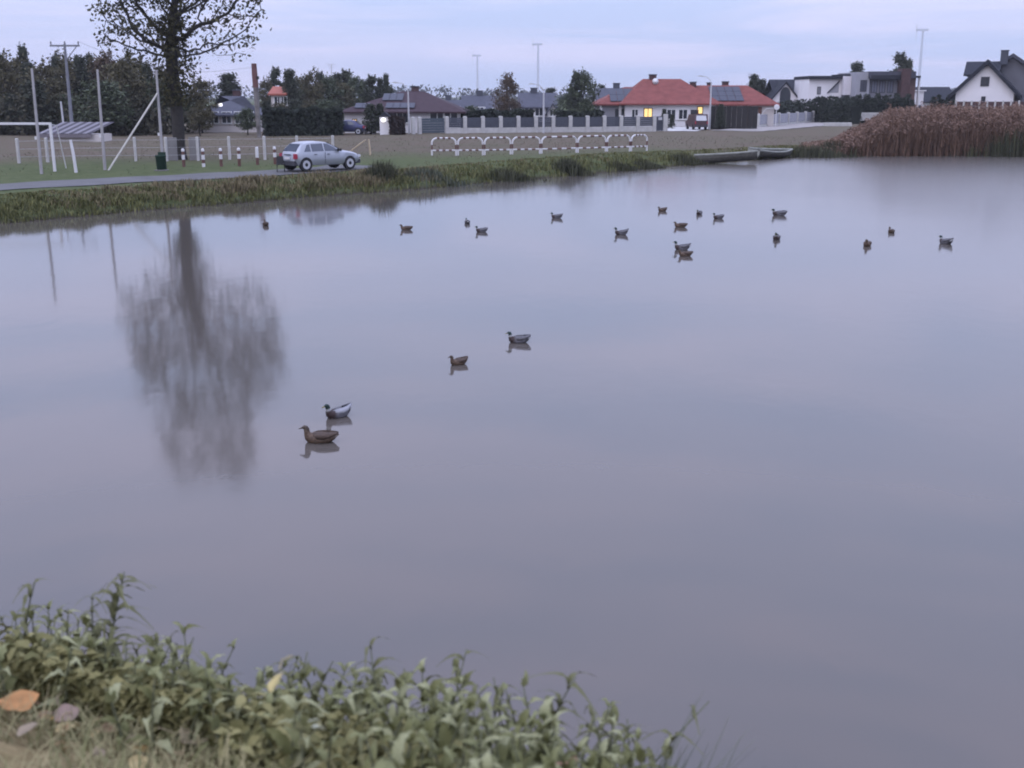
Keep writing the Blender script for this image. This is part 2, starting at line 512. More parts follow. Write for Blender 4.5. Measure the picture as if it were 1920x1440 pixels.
def gable_roof_y(L, W, z0, z1, ov=.5, ovy=.5, th=.22):
    """ridge along y, gable facing the viewer"""
    xm = L / 2; s = (z1 - z0) / xm; zo = z0 - s * ov
    poly = [(-ov, zo), (xm, z1), (L + ov, zo), (L + ov, zo - th), (xm, z1 - th * 1.2), (-ov, zo - th)]
    vs = [(p[0], -ovy, p[1]) for p in poly] + [(p[0], W + ovy, p[1]) for p in poly]
    fs = [(0, 1, 4, 5), (1, 2, 3, 4), (6, 11, 10, 7), (7, 10, 9, 8)] + [(i, i + 6, (i + 1) % 6 + 6, (i + 1) % 6) for i in range(6)]
    return MB().add(vs, fs)
def gable_roof_x(L, W, z0, z1, ov=.5, ovy=.5, th=.22):
    """ridge along x, slope facing the viewer"""
    ym = W / 2; s = (z1 - z0) / ym; zo = z0 - s * ovy
    poly = [(-ovy, zo), (ym, z1), (W + ovy, zo), (W + ovy, zo - th), (ym, z1 - th * 1.2), (-ovy, zo - th)]
    vs = [(-ov, p[0], p[1]) for p in poly] + [(L + ov, p[0], p[1]) for p in poly]
    fs = [(0, 1, 4, 5), (1, 2, 3, 4), (6, 11, 10, 7), (7, 10, 9, 8)] + [(i, i + 6, (i + 1) % 6 + 6, (i + 1) % 6) for i in range(6)]
    return MB().add(vs, fs)
def window(parent, x, z, w, h, y=0.0, frame=M_frame_white, pane=M_darkglass, sill=True, name='window', mull=1):
    f = MB(); t = .09
    f.box(x, x + w, y - .08, y + .05, z, z + t).box(x, x + w, y - .08, y + .05, z + h - t, z + h)
    f.box(x, x + t, y - .078, y + .05, z + t, z + h - t).box(x + w - t, x + w, y - .078, y + .05, z + t, z + h - t)
    for i in range(1, mull + 1):
        c = x + w * i / (mull + 1)
        f.box(c - .04, c + .04, y - .07, y + .05, z + t, z + h - t)
    o = f.build(name, frame, parent)
    MB().box(x + t * .8, x + w - t * .8, y - .035, y - .015, z + t * .8, z + h - t * .8).build('pane', pane, o)
    if sill:
        MB().box(x - .06, x + w + .06, y - .16, y - .002, z - .06, z - .004).build('sill', M_concrete, o)
    return o
def door(parent, x, z, w, h, y=0.0, m=None):
    o = MB().box(x, x + w, y - .06, y + .03, z, z + h).build('door', m or M_frame, parent)
    MB().tube([(x + w * .85, y - .1, z + h * .47), (x + w * .85 - .12, y - .1, z + h * .47)], .018).build('handle', M_galv, o)
    return o
def chimney(parent, x, y, z0, z1, w=.7, d=.5, m=M_brick):
    o = MB().box(x - w / 2, x + w / 2, y - d / 2, y + d / 2, z0, z1).build('chimney', m, parent)
    MB().box(x - w / 2 - .07, x + w / 2 + .07, y - d / 2 - .07, y + d / 2 + .07, z1 + .002, z1 + .12).build('chimney_cap', M_charcoal, o)
    return o
def solar_array(parent, p0, ux, uv, nx, ny, sx=1.6, sy=1.0, lift=.1):
    """grid of panels on a roof plane; p0 lower-left corner, ux / uv unit vectors across / up the slope"""
    ux, uv, p0 = Vector(ux).normalized(), Vector(uv).normalized(), Vector(p0)
    n = ux.cross(uv).normalized()
    me = None
    mb = MB()
    mb.add([Vector((0, 0, 0)), Vector((sx - .05, 0, 0)), Vector((sx - .05, sy - .05, 0)), Vector((0, sy - .05, 0)),
            Vector((0, 0, .04)), Vector((sx - .05, 0, .04)), Vector((sx - .05, sy - .05, .04)), Vector((0, sy - .05, .04))],
           [(0, 3, 2, 1), (4, 5, 6, 7), (0, 1, 5, 4), (1, 2, 6, 5), (2, 3, 7, 6), (3, 0, 4, 7)])
    me = mb.mesh('solar_panel'); me.materials.append(M_solar)
    rot = Matrix((ux, uv, n)).transposed().to_euler()
    for i in range(nx):
        for j in range(ny):
            link('solar_panel', me, None, parent, p0 + ux * (i * sx) + uv * (j * sy) + n * lift, rot)

def zat(py, Y): return P(960, py, Y).z - GZ       # height above the meadow
def xat(px, Y, py=200): return P(px, py, Y).x

# ------------------------------------------------------------------ houses
# 1: violet-brown hipped bungalow with solar panels behind the parked car
Y = 122.0; k = K(Y)
x0 = xat(645, Y)
hs = thing('bungalow', 'pale bungalow with hipped violet-brown roof, solar panels and one small lit window', 'house', (x0, Y, GZ))
L1 = 215 * k; W1 = 11.0; ze = zat(211, Y)
MB().box(0, L1, 0, W1, -.3, ze).build('wall', M_render, hs)
rf = hip_roof(L1, W1, ze + .1, zat(171, Y + 5.5), .7, 99 * k, 142 * k).build('roof', M_roof_violet, hs)
chimney(rf, 125 * k, W1 / 2 + .6, zat(176, Y + 5.5), zat(165, Y + 5.5) + .1, .8, .6)
rise = zat(171, Y + 5.5) - ze - .1; run = W1 / 2 + .7
uvv = Vector((0, run, rise))
def on_roof(px, fr): return ((px - 645) * k, -.7 + run * fr, ze + .1 + rise * fr)
solar_array(hs, on_roof(664, .13), (1, 0, 0), uvv, 2, 1, .8, 1.5)
solar_array(hs, on_roof(712, .5), (1, 0, 0), uvv, 3, 1, .75, 2.2)
solar_array(hs, on_roof(722, .13), (1, 0, 0), uvv, 4, 1, .78, 1.6)
window(hs, 14 * k, zat(237, Y), 10 * k, 14 * k, 0, M_frame, M_lit_orange)
window(hs, 98 * k, 1.0, 1.3, 1.2)
window(hs, 160 * k, 1.0, 1.6, 1.2); window(hs, 185 * k, 1.0, 1.6, 1.2)
door(hs, 80 * k, 0.02, 1.0, 2.1)
# white garden store in front with its bright wall lamp
st = thing('garden_store', 'small white shed with a bright white wall lamp beside the bungalow hedge', 'shed', (xat(711, 116), 116, GZ))
MB().box(0, 1.0, 0, .9, -.1, 1.75).build('wall', M_render, st)
MB().prism([(-.15, 1.76), (1.15, 1.76), (.5, 2.25)], -.12, 1.0).build('roof', M_roof_dark, st)
ml = MB(); ml.smooth = True
ml.lathe([(.05, 1.25), (.2, 1.32), (.26, 1.48), (.2, 1.63), (.05, 1.68)], 12, (.42, -.3)); ml.build('lamp', M_lamp, st)
MB().box(.38, .46, -.3, 0, 1.44, 1.5).build('lamp_bracket', M_black, st)

# 2: house behind the big tree
Y = 124.0; k = K(Y)
hs = thing('bungalow', 'dim bungalow with grey hipped roof half hidden behind the big tree', 'house', (xat(352, Y), Y, GZ))
L2 = 128 * k; ze = zat(217, Y)
MB().box(0, L2, 0, 10, -.3, ze).build('wall', M_cream, hs)
rf = hip_roof(L2, 10, ze + .1, zat(180, Y + 5), .6).build('roof', M_roof_grey, hs)
chimney(rf, 70 * k, 5.6, zat(183, Y + 5), zat(170, Y + 5), .8, .6)
for xx in (14, 38, 62, 86, 104): window(hs, xx * k, .9, 1.1, 1.3)
MB().box(52 * k, 52 * k + .42, 1.2, 1.26, ze + .98, ze + 1.28).build('roof_light', M_lamp, hs)
# 3: small orange-roofed house far back in the wood
Y = 147.0; k = K(Y)
hs = thing('cottage', 'tiny white cottage with bright orange roof showing between dark trees', 'house', (xat(509, Y), Y, GZ))
ze = zat(174, Y)
MB().box(0, 26 * k, 0, 6, -.3, ze).build('wall', M_cream, hs)
gable_roof_x(26 * k, 6, ze, zat(162, Y + 3), .3, .4).build('roof', mat('orange_roof_tiles', (.27, .085, .06), .8, .15, 2), hs)
window(hs, 5 * k, ze - 1.6, 1.0, 1.2); window(hs, 16 * k, ze - 1.6, 1.0, 1.2)

# 4: grey-roofed pair behind the long fence
def grey_house(pl, pr, pe, pridge, Y, label, gable=None, rm=M_roof_grey, ch=None):
    k = K(Y); L = (pr - pl) * k; ze = zat(pe, Y)
    h = thing('house', label, 'house', (xat(pl, Y), Y, GZ))
    MB().box(0, L, 0, 9, -.3, ze).build('wall', M_render, h)
    rf = gable_roof_x(L, 9, ze, zat(pridge, Y + 4.5), .4, .5).build('roof', rm, h)
    MB().prism([(0, ze), (9, ze), (4.5, zat(pridge, Y + 4.5) - .35)], .02, .3, 'x').build('gable_wall', M_render, h)
    MB().prism([(0, ze), (9, ze), (4.5, zat(pridge, Y + 4.5) - .35)], L - .3, L - .02, 'x').build('gable_wall', M_render, h)
    for i in range(3): window(h, L * (.12 + .3 * i), .9, 1.3, 1.3)
    if ch: chimney(rf, (ch - pl) * k, 4.6, zat(pridge + 6, Y + 4.5), zat(pridge - 8, Y + 4.5), 1.0, .6, M_charcoal)
    if gable:
        gl, gr, gb, gt = gable
        w = (gr - gl) * k; d = thing('x', 'x', 'x'); bpy.data.objects.remove(d)
        zb, zt = zat(gb, Y - 1.5), zat(gt, Y - 1.5); xg = (gl - pl) * k
        MB().prism([(xg, -.3), (xg + w, -.3), (xg + w, zb), (xg + w / 2, zt - .3), (xg, zb)], -1.5, 1.5).build('gable_bay', M_render, h)
        r = MB(); ov = .35; s = (zt - zb) / (w / 2)
        poly = [(xg - ov, zb - s * ov), (xg + w / 2, zt), (xg + w + ov, zb - s * ov), (xg + w + ov, zb - s * ov - .22), (xg + w / 2, zt - .26), (xg - ov, zb - s * ov - .22)]
        vs_ = [(p[0], -2.0, p[1]) for p in poly] + [(p[0], 2.2, p[1]) for p in poly]
        r.add(vs_, [(0, 1, 4, 5), (1, 2, 3, 4), (6, 11, 10, 7), (7, 10, 9, 8)] + [(i, i + 6, (i + 1) % 6 + 6, (i + 1) % 6) for i in range(6)])
        r.build('bay_roof', rm, h)
        window(h, xg + w / 2 - .5, zb - 1.0 if zb > 3 else .9, 1.0, 1.1, -1.5)
    return h
grey_house(868, 925, 204, 179, 176, 'grey-roofed house with a stub chimney left of the brown tree', ch=898)
grey_house(915, 962, 206, 190, 160, 'low grey-roofed house with small white gable in front of the brown tree', gable=(959, 976, 205, 197))
grey_house(976, 1040, 198, 174, 170, 'slate-roofed house with white-edged gable right of the brown tree', gable=(1026, 1046, 208, 193), ch=1002)
grey_house(822, 862, 206, 187, 190, 'low grey roof just showing behind the bungalow right end', ch=838)
grey_house(1122, 1172, 188, 165, 175, 'grey-roofed house peeping out behind the red roof left wing', ch=1160)

# 5: red-roofed house with lit windows
Y = 146.0; k = K(Y)
xo = 1118
hs = thing('red_roof_house', 'long white bungalow with red hipped roofs and a lit yellow window', 'house', (xat(xo, Y), Y, GZ))
def hx(px): return (px - xo) * k
ze = zat(196, Y); zr = zat(148, Y + 5.5)
MB().box(hx(1172), hx(1342), 0, 11, -.3, ze).build('wall', M_render, hs)
MB().box(hx(1125), hx(1172) - .004, 1.2, 10, -.3, ze - .02).build('wall', M_render_grey, hs)
MB().box(hx(1342) + .004, hx(1455), 1.0, 10, -.3, ze - .05).build('wall', M_cream, hs)
def moved(mb, dx, dy, dz=0): mb.v = [(a + dx, b + dy, c + dz) for a, b, c in mb.v]; return mb
rf = moved(hip_roof(hx(1342) - hx(1172), 11, ze + .12, zr, .7, hx(1213) - hx(1172), hx(1286) - hx(1172)), hx(1172), 0).build('roof', M_roof_red, hs)
zl = zat(163, Y + 5.6)
moved(hip_roof(hx(1240) - hx(1125), 8.8, ze + .05, zl, .6, 3.6, hx(1235) - hx(1125)), hx(1125), 1.2).build('roof', M_roof_red, hs)
zrr = zat(160, Y + 5.5)
moved(hip_roof(hx(1455) - hx(1310), 9.0, ze + .02, zrr, .6, .2, hx(1415) - hx(1310)), hx(1310), 1.0).build('roof', M_roof_red, hs)
chimney(rf, hx(1232), 5.6, zr - .8, zat(144, Y + 5.5) + .2, .9, .7)
chimney(rf, hx(1309), 5.0, zr - 2.4, zat(155, Y + 5), .7, .9, M_brick)
chimney(rf, hx(1375), 6.4, zrr - .8, zat(154, Y + 6), .8, .6)
chimney(rf, hx(1344), 6.6, zrr - .8, zat(156, Y + 6), .5, .6)
dish = MB(); dish.smooth = True
dish.lathe([(.02, 0), (.2, .02), (.36, .09), (.4, .14)], 14)
dish.build('satellite_dish', M_white, hs, (hx(1235), 4.3, zr - .35), (math.radians(70), 0, 0))
riseL = zl - ze - .05; runL = 4.4 + .6
solar_array(hs, (hx(1146), .6 + runL * .12, ze + .05 + riseL * .12), (1, 0, 0), (0, runL, riseL), 4, 2, .95, 2.0)
riseR = zrr - ze; runR = 4.5 + .6
solar_array(hs, (hx(1338), .4 + runR * .14, ze + .02 + riseR * .14), (1, 0, 0), (0, runR, riseR), 4, 3, 1.02, 1.4)
window(hs, hx(1207), zat(222, Y), 16.5 * k, 19 * k, 0, mat('wood_frame', (.10, .04, .03), .6), M_lit_warm)
window(hs, hx(1307), zat(214, Y), 11 * k, 14 * k, 0, mat('wood_frame', (.10, .04, .03), .6), M_lit_warm, mull=0)
window(hs, hx(1250), .9, 1.2, 1.3); window(hs, hx(1272), .9, 1.2, 1.3); window(hs, hx(1184), .9, .9, 1.3)
door(hs, hx(1295), .02, 1.0, 2.1)
for pxx in (1128, 1164): MB().box(hx(pxx) - .15, hx(pxx) + .15, .75, 1.05, -.1, ze - .12).build('porch_post', M_white, hs)
MB().box(hx(1155), hx(1155) + 1.3, 1.13, 1.18, .1, 2.2).build('terrace_door', M_darkglass, hs)
for i, pxx in enumerate((1404, 1411, 1418, 1425)):
    MB().box(hx(pxx), hx(pxx) + 6.4 * k, .90, .99, .0, ze - .3).build('cladding_board', mat('brown_cladding', (.13, .065, .05), .85, .15, 3), hs)

# 6: dark gabled house right of the red roof
Y = 185.0; k = K(Y)
hs = thing('gabled_house', 'dark-roofed house with arched white gable right of the red roof', 'house', (xat(1447, Y), Y, GZ))
ze = zat(182, Y); zt = zat(152, Y)
MB().prism([(0, -.3), (48 * k, -.3), (48 * k, ze), (24 * k, zt - .4), (0, ze)], 0, 4).build('gable_wall', M_render, hs)
gable_roof_y(48 * k, 5, ze, zt, .3, .4, .3).build('gable_roof', M_roof_dark, hs)
MB().box(44 * k, 70 * k, 2.0, 10, -.3, zat(180, Y + 2)).build('wall', M_render_grey, hs)
moved(gable_roof_x(62 * k, 8, zat(178, Y + 2), zat(149, Y + 6), .2, .4), 10 * k, 2.0).build('roof', M_roof_dark, hs)
arch = MB(); arch.prism([(24 * k + 10 * k * math.cos(a), zat(178, Y) + (zat(163, Y) - zat(178, Y)) * math.sin(a)) for a in np.linspace(0, math.pi, 9)] + [(14 * k, .2), (34 * k, .2)], -.06, .02)
arch.build('arched_window', M_darkglass, hs)
window(hs, 56 * k, zat(176, Y + 2), 1.3, 1.1, 2.0)
# 7: modern white flat-roofed house
Y = 178.0; k = K(Y)
hs = thing('modern_house', 'modern white cube house with black flat roof slab behind hedge', 'house', (xat(1514, Y), Y, GZ))
zt = zat(148, Y)
MB().box(0, 62 * k, 0, 9, -.3, zt).build('wall', M_render, hs)
MB().box(-.1, 63 * k, -.7, 9.3, zt + .004, zt + .45).build('roof', M_roof_dark, hs)
MB().box(60 * k, 87 * k, -1.5, 8, zat(178, Y), zat(143, Y)).build('upper_block', mat('pale_pink_render', (.60, .57, .60), .9, .04, .5), hs)
MB().box(62 * k, 86 * k, -1.0, 8, -.3, zat(178, Y) - .004).build('ground_block', M_charcoal, hs)
MB().box(61 * k, 72 * k, -1.2, 6, zat(143, Y) + .004, zat(139, Y)).build('roof_hatch', M_roof_dark, hs)
window(hs, 16 * k, zat(177, Y), 7 * k, 14 * k, 0, M_frame, M_render_grey, False)
MB().prism([(37 * k, zat(174, Y)), (56 * k, zat(174, Y)), (56 * k, zat(153, Y))], -.05, .03).build('slanted_window', M_render_grey, hs)
MB().prism([(35 * k, zat(175, Y)), (56 * k, zat(153, Y)), (56 * k, zat(151, Y)), (35 * k, zat(173, Y))], -.3, -.06).build('window_hood', M_roof_dark, hs)
# 8: modern grey house with brick tower
Y = 174.0; k = K(Y)
hs = thing('modern_house', 'modern slate-grey house with flat roof and dark brick chimney block', 'house', (xat(1602, Y), Y, GZ))
MB().box(0, 25 * k, 0, 10, -.3, zat(135, Y)).build('wall', M_render_grey, hs)
MB().box(25 * k + .004, 92 * k, .6, 10, -.3, zat(148, Y)).build('wall', mat('slate_render', (.17, .17, .20), .9, .08, .6), hs)
MB().box(22 * k, 108 * k, -.6, 10.5, zat(147, Y), zat(134, Y)).build('roof', M_roof_grey, hs)
MB().box(25 * k, 82 * k, -.62, -.3, zat(149, Y) + .001, zat(141, Y)).build('fascia', M_roof_dark, hs)
MB().box(80 * k, 96 * k, -1.2, 1.2, -.3, zat(129, Y)).build('chimney_block', M_brick, hs)
MB().box(96 * k + .004, 112 * k, .2, 9, -.3, zat(146, Y)).build('wall', mat('brown_brick', (.13, .08, .075), .9, .2, 2), hs)
MB().box(94 * k, 118 * k, -.4, 9.6, zat(146, Y) + .004, zat(142, Y)).build('porch_roof', M_roof_dark, hs)
window(hs, 8 * k, zat(172, Y), 12 * k, 21 * k, 0, M_frame, M_charcoal, False)
for i in range(3): window(hs, (31 + 15 * i) * k, zat(174, Y), 11 * k, 22 * k, .6, M_frame, mat('reflecting_glass', (.16, .17, .22), .25, spec=.6), False)
MB().box(117 * k, 117.8 * k + .15, 0, .4, -.3, zat(146, Y)).build('porch_post', M_white, hs)
# 9: low white outbuilding and its dark roof
Y = 186.0; k = K(Y)
hs = thing('garage', 'low white garage with grey roof between slate-grey house and white gable', 'garage', (xat(1706, Y), Y, GZ))
MB().box(0, 24 * k, 0, 6, -.3, zat(171, Y)).build('wall', M_render, hs)
MB().box(-4 * k, 27 * k, -.3, 6.3, zat(171, Y) + .004, zat(169, Y)).build('roof', M_render, hs)
MB().box(14 * k, 22 * k, -.05, .02, 0, 2.4).build('garage_door', M_charcoal, hs)
grey_house(1728, 1790, 188, 163, 215, 'dark low roof left of the white gabled house', rm=M_roof_dark)
# 10: white gabled house at the right edge
Y = 150.0; k = K(Y)
xo10 = 1786
hs = thing('gabled_house', 'white house with steep charcoal roof and small dark gable window at right edge', 'house', (xat(xo10, Y), Y, GZ), math.radians(-25))
hs.scale = (.93, 1, 1)
def h10(px): return (px - xo10) * k
gl, gr = 1790, 1897
zt = zat(112, Y); ze = zat(170, Y)
MB().prism([(h10(gl), -.3), (h10(gr), -.3), (h10(gr), ze + .2), (h10((gl + gr) / 2), zt - .7), (h10(gl), ze + .2)], 0, 6).build('gable_wall', M_render, hs)
moved(gable_roof_y(h10(gr) - h10(gl), 6.5, ze + .3, zt, .9, .7, .55), h10(gl), 0).build('gable_roof', M_roof_dark, hs)
MB().prism([(4.3, zat(136, Y + 4)), (9.7, zat(136, Y + 10)), (7.0, zat(118, Y + 7))], h10(1800) + .05, h10(1800) + .3, 'x').build('cross_gable', M_roof_dark, hs)
MB().box(h10(1822), h10(1860), 4.5, 12, -.3, zat(140, Y + 5)).build('wall', M_render_grey, hs)
moved(gable_roof_x(h10(1862) - h10(1800), 6, zat(136, Y + 3), zat(116, Y + 7), .2, .5), h10(1800), 4.0).build('cross_roof', M_roof_dark, hs)
MB().prism([(h10(1812), -.3), (h10(1958), -.3), (h10(1958), zat(150, Y + 8)), (h10(1885), zat(106, Y + 8)), (h10(1812), zat(150, Y + 8))], 7.2, 15).build('rear_wall', mat('dark_grey_render', (.12, .12, .14), .9, .1, .6), hs)
moved(gable_roof_y(h10(1958) - h10(1812), 8, zat(148, Y + 8), zat(102, Y + 8), .8, .6, .4), h10(1812), 7.2).build('rear_roof', M_roof_grey, hs)
window(hs, h10(1834), zat(162, Y), 16 * k, 17 * k, 0, M_frame, M_darkglass, False)
window(hs, h10(1838), zat(190, Y), 8 * k, 9 * k, 0, M_frame, M_darkglass, False, mull=0)
chimney(hs, h10(1869), 6.5, zat(122, Y + 6), zat(97, Y + 6), 1.0, .8, M_charcoal)

# ------------------------------------------------------------------ panel fences
def panel_fence(a, b, n, hgt, label, pm, wall=.55, name='panel_fence', post_w=.38):
    a, b = Vector((a[0], a[1], 0)), Vector((b[0], b[1], 0))
    L = (b - a).length
    t = thing(name, label, 'fence', (a.x, a.y, GZ), math.atan2(b.y - a.y, b.x - a.x))
    if wall > 0: MB().box(0, L, -.11, .11, -.2, wall).build('base_wall', M_concrete, t)
    post = MB().bbox(-post_w / 2, post_w / 2, -.19, .19, -.2, hgt + .12, .05).mesh('post'); post.materials.append(M_concrete)
    st = L / n
    pan = MB()
    ns = 5; hh = (hgt - wall - .06) / ns
    for i in range(ns): pan.box(post_w / 2, st - post_w / 2, -.03, .03, wall + .05 + i * hh, wall + .05 + i * hh + hh - .015)
    pan = pan.mesh('panel'); pan.materials.append(pm)
    for i in range(n + 1):
        link('post', post, None, t, (i * st, 0, 0))
        if i < n: link('panel', pan, None, t, (i * st, 0, 0))
    return t
fa, fb = g2(838, 250), g2(1226, 246.5)
panel_fence(fa, fb, 12, 1.62, 'long fence of charcoal panels between white posts on a white base', M_charcoal)
ga = g2(787, 251)
gt_ = thing('sliding_gate', 'wide slate-blue sliding gate left of the long charcoal fence', 'gate', (ga[0], ga[1], GZ), math.atan2(fa[1] - ga[1], fa[0] - ga[0]))
gl_ = math.hypot(fa[0] - ga[0], fa[1] - ga[1])
for i in range(6): MB().box(.25, gl_ - .3, -.04, .04, .08 + i * .25, .08 + i * .25 + .235).build('board', M_slate, gt_)
for xx in (0.0, -.75): MB().bbox(xx - .17, xx + .17, -.17, .17, -.2, 1.7, .05).build('post', M_concrete, gt_)
# wicket by the letter box
wk = g2(1226, 246)
wt = thing('wicket_gate', 'narrow charcoal gate with white pillar at the fence right end', 'gate', (wk[0], wk[1] + .4, GZ))
MB().box(.3, 1.05, -.03, .03, .05, 1.6).build('leaf', M_charcoal, wt)
MB().bbox(1.08, 1.55, -.22, .22, -.2, 1.85, .05).build('post', M_concrete, wt)
MB().box(.5, .9, -.2, -.04, 1.2, 1.5).build('letter_box', M_galv, wt)
panel_fence(g2(1421, 239), g2(1524, 229.5), 6, 1.55, 'short slanting fence of grey panels and white posts near the hedge', M_render_grey, .3, post_w=.3)
panel_fence(g2(590, 253), g2(640, 251.5), 3, 1.05, 'low grey post fence left of the dark blue car', M_charcoal, .35, post_w=.25)
panel_fence(g2(684, 251), g2(702, 250.5), 1, 1.15, 'short fence panel between two posts right of the dark blue car', M_slate, .12, post_w=.25)
# low white walls by the lane
w_ = g2(1612, 217)
tag(MB().bbox(0, 5.8, -.2, .2, -.2, .9, .03).build('low_wall', M_concrete, None, (xat(1614, 165), 165, GZ + .6)), 'long low white wall in front of the slate-grey house', 'wall')
tag(MB().bbox(0, 3.6, -.2, .2, -.2, .45, .03).build('low_wall', M_concrete, None, (xat(1547, 150), 150, GZ)), 'short low white kerb wall beside the lane', 'wall')
# tall dark garden fence of the red-roofed house
Y = 131.0; k = K(Y)
df = thing('board_fence', 'tall black board fence in front of the red-roofed house', 'fence', (xat(1333, 136), 136, GZ))
for i in range(9): MB().box(i * .62, i * .62 + .59, -.04 - .01 * (i % 2), .04, -.1, zat(199, 136) + .03 * math.sin(i * 2.3)).build('board', mat('black_boards', (.022, .02, .02), .8, .2, 3), df)

ql = MB(); ql.smooth = True; ql.lathe([(.03, -.2), (.17, -.14), (.22, 0), (.17, .14), (.03, .2)], 12)
ql.build('garden_lamp', M_lamp, df, (19 * K(136), -.22, zat(208, 136)))
# ------------------------------------------------------------------ lamps, poles, masts, turbines
def street_lamp(px, top, base_py, arm, label, w=.09):
    p = G(px, base_py, GZ); Y = p.y; h = zat(top, Y)
    t = thing('street_lamp', label, 'street lamp', (p.x, p.y, GZ), 0, 'street lamps along the lane')
    MB().tube([(0, 0, -.2), (0, 0, h * .5), (0, 0, h)], [w * 1.25, w, w * .75], 8).build('pole', M_galv, t)
    if arm:
        MB().tube([(0, 0, h), (-.12, 0, h + .45), (-.5, 0, h + .8), (-1.1, 0, h + .9)], [w * .5, w * .4, w * .4, w * .4], 6).build('arm', M_galv, t)
        MB().prism([(-1.7, h + .86), (-1.05, h + .84), (-1.02, h + .95), (-1.35, h + 1.0)], -.12, .12).build('lamp_head', M_galv, t)
    else:
        MB().prism([(-.35, h + .02), (.25, h + .0), (.25, h + .1), (-.2, h + .14)], -.1, .1).build('lamp_head', M_galv, t)
    return t
street_lamp(767, 172, 251, True, 'grey street lamp in front of the violet-brown roof')
street_lamp(1019, 174, 249, True, 'pale street lamp in front of the long charcoal fence', .1)
street_lamp(1330, 158, 243, True, 'street lamp with curved arm in front of the red roof', .1)
street_lamp(1627, 137, 214, False, 'pale straight lamp post in front of the slate-grey house', .14)

# power pole with crossarm
p = G(137, 259, GZ); Y = p.y; h = zat(82, Y)
t = thing('power_pole', 'grey power pole with a wide crossarm rising above the left wood', 'power pole', (p.x, p.y, GZ))
M_pole = mat('grey_pole_wood', (.16, .165, .19), .9, .15, 3)
tx = xat(121, Y, 82) - p.x
MB().tube([(0, 0, -.3), (tx * .6, 0, h * .6), (tx, 0, h)], [.19, .15, .11], 8).build('pole', M_pole, t)
MB().box(tx - 1.35, tx + 1.35, -.07, .07, h - .25, h - .1).build('crossarm', M_pole, t)
MB().tube([(tx + 1.1, -.1, h - .25), (tx + .1, -.1, h - 1.4)], .045).build('brace', M_pole, t)
for dx in (-1.25, 0.02, 1.25):
    MB().lathe([(.03, h - .098), (.05, h - .02), (.09, h + .02), (.05, h + .08), (.09, h + .12), (.04, h + .22)], 8, (tx + dx, 0)).build('insulator', M_pole, t)
pole_top = Vector((p.x + tx + 1.25, p.y, GZ + h + .2))
# red-topped pole
p = G(486, 258, GZ); Y = p.y; h = zat(119, Y)
t = thing('tall_pole', 'tall weathered pole with dull red top right of the big tree', 'pole', (p.x, p.y, GZ))
MB().tube([(0, 0, -.3), (-.06, 0, h * .68)], [.2, .25], 8).build('pole', mat('birch_grey_pole', (.14, .13, .125), .95, .5, 1.5), t)
MB().tube([(-.06, 0, h * .68 + .002), (-.1, 0, h * .84), (-.12, 0, h)], [.27, .27, .24], 8).build('pole_top', mat('faded_red_paint', (.12, .06, .058), .9, .2, 1), t)
MB().box(.02, .28, -.2, .1, h * .79, h * .83).build('bracket', M_black, t)
w2 = Vector((p.x - .1, p.y, GZ + h - .3))
wire_pts = [pole_top.lerp(w2, i / 14) - Vector((0, 0, 1.4 * math.sin(math.pi * i / 14))) for i in range(15)]
tag(MB().tube(wire_pts, .012, 4).build('power_line', M_pole), 'thin sagging wire running from the power pole to the red-topped pole', 'wire')
# thin light post by the striped shelter
p = G(122, 262, GZ)
tag(MB().tube([(0, 0, -.2), (-.02, 0, 1.8), (-.06, 0, zat(190, p.y))], [.1, .09, .08], 8).build('thin_post', M_galv, None, p), 'thin pale post standing before the striped shelter roof', 'post')
# antenna mast over the wood
Y = 205
p = P(621, 120, Y)
t = thing('antenna_mast', 'faint antenna mast rising from the dark wood', 'antenna', (p.x, Y, GZ))
h = p.z - GZ
MB().tube([(0, 0, 0), (0, 0, h)], [.12, .06], 6).build('mast', M_galv, t)
for q in range(3): MB().box(-.7 + .15 * q, .7 - .15 * q, -.03, .03, h - .3 * q - .1, h - .3 * q - .04).build('aerial', M_galv, t)

M_turb = mat('turbine_white', (.42, .44, .50), .6)
def turbine(px, hub_py, Y, label, yaw, spin):
    p = P(px, hub_py, Y); h = p.z - GZ
    t = thing('wind_turbine', label, 'wind turbine', (p.x, Y, GZ), yaw - math.atan2(p.x, Y), 'wind turbines on the horizon')
    MB().tube([(0, 0, 0), (0, 0, h * .5), (0, 0, h - 1.5)], [2.7, 2.2, 1.6], 12).build('tower', M_turb, t)
    MB().prism([(-8, h - 1.8), (7, h - 2.0), (8.5, h - .5), (8, h + 1.6), (-8, h + 1.8)], -1.9, 1.9).build('nacelle', M_turb, t)
    hub = MB(); hub.smooth = True
    hub.tube([(-8.2, 0, h), (-10, 0, h), (-11.5, 0, h)], [2.0, 1.7, .5], 10); hub.build('hub', M_turb, t)
    for kk in range(3):
        a = spin + kk * 2 * math.pi / 3
        c, s = math.cos(a), math.sin(a)
        b = MB()
        st = []
        for r, ch, th_ in ((1.5, 1.3, 1.0), (5, 1.8, .8), (12, 1.2, .5), (21, .4, .15)):
            for u, w in ((-ch / 2, 0), (0, th_ / 2), (ch / 2, 0), (0, -th_ / 2)):
                st.append((-10 + w - r * .03, r * s + u * c, h + r * c - u * s))
        fs = [(i * 4 + j, i * 4 + (j + 1) % 4, (i + 1) * 4 + (j + 1) % 4, (i + 1) * 4 + j) for i in range(3) for j in range(4)] + [(0, 3, 2, 1), (12, 13, 14, 15)]
        b.add(st, fs); b.build('blade', M_turb, t)
turbine(895, 104, 2500, 'smaller wind turbine above the grey roofs', math.radians(-5), .5)
turbine(1009, 83, 2250, 'tall wind turbine in the middle of the skyline', math.radians(-5), .5)
turbine(1731, 56, 1950, 'wind turbine standing alone at the right above the houses', math.radians(2), 1.05)

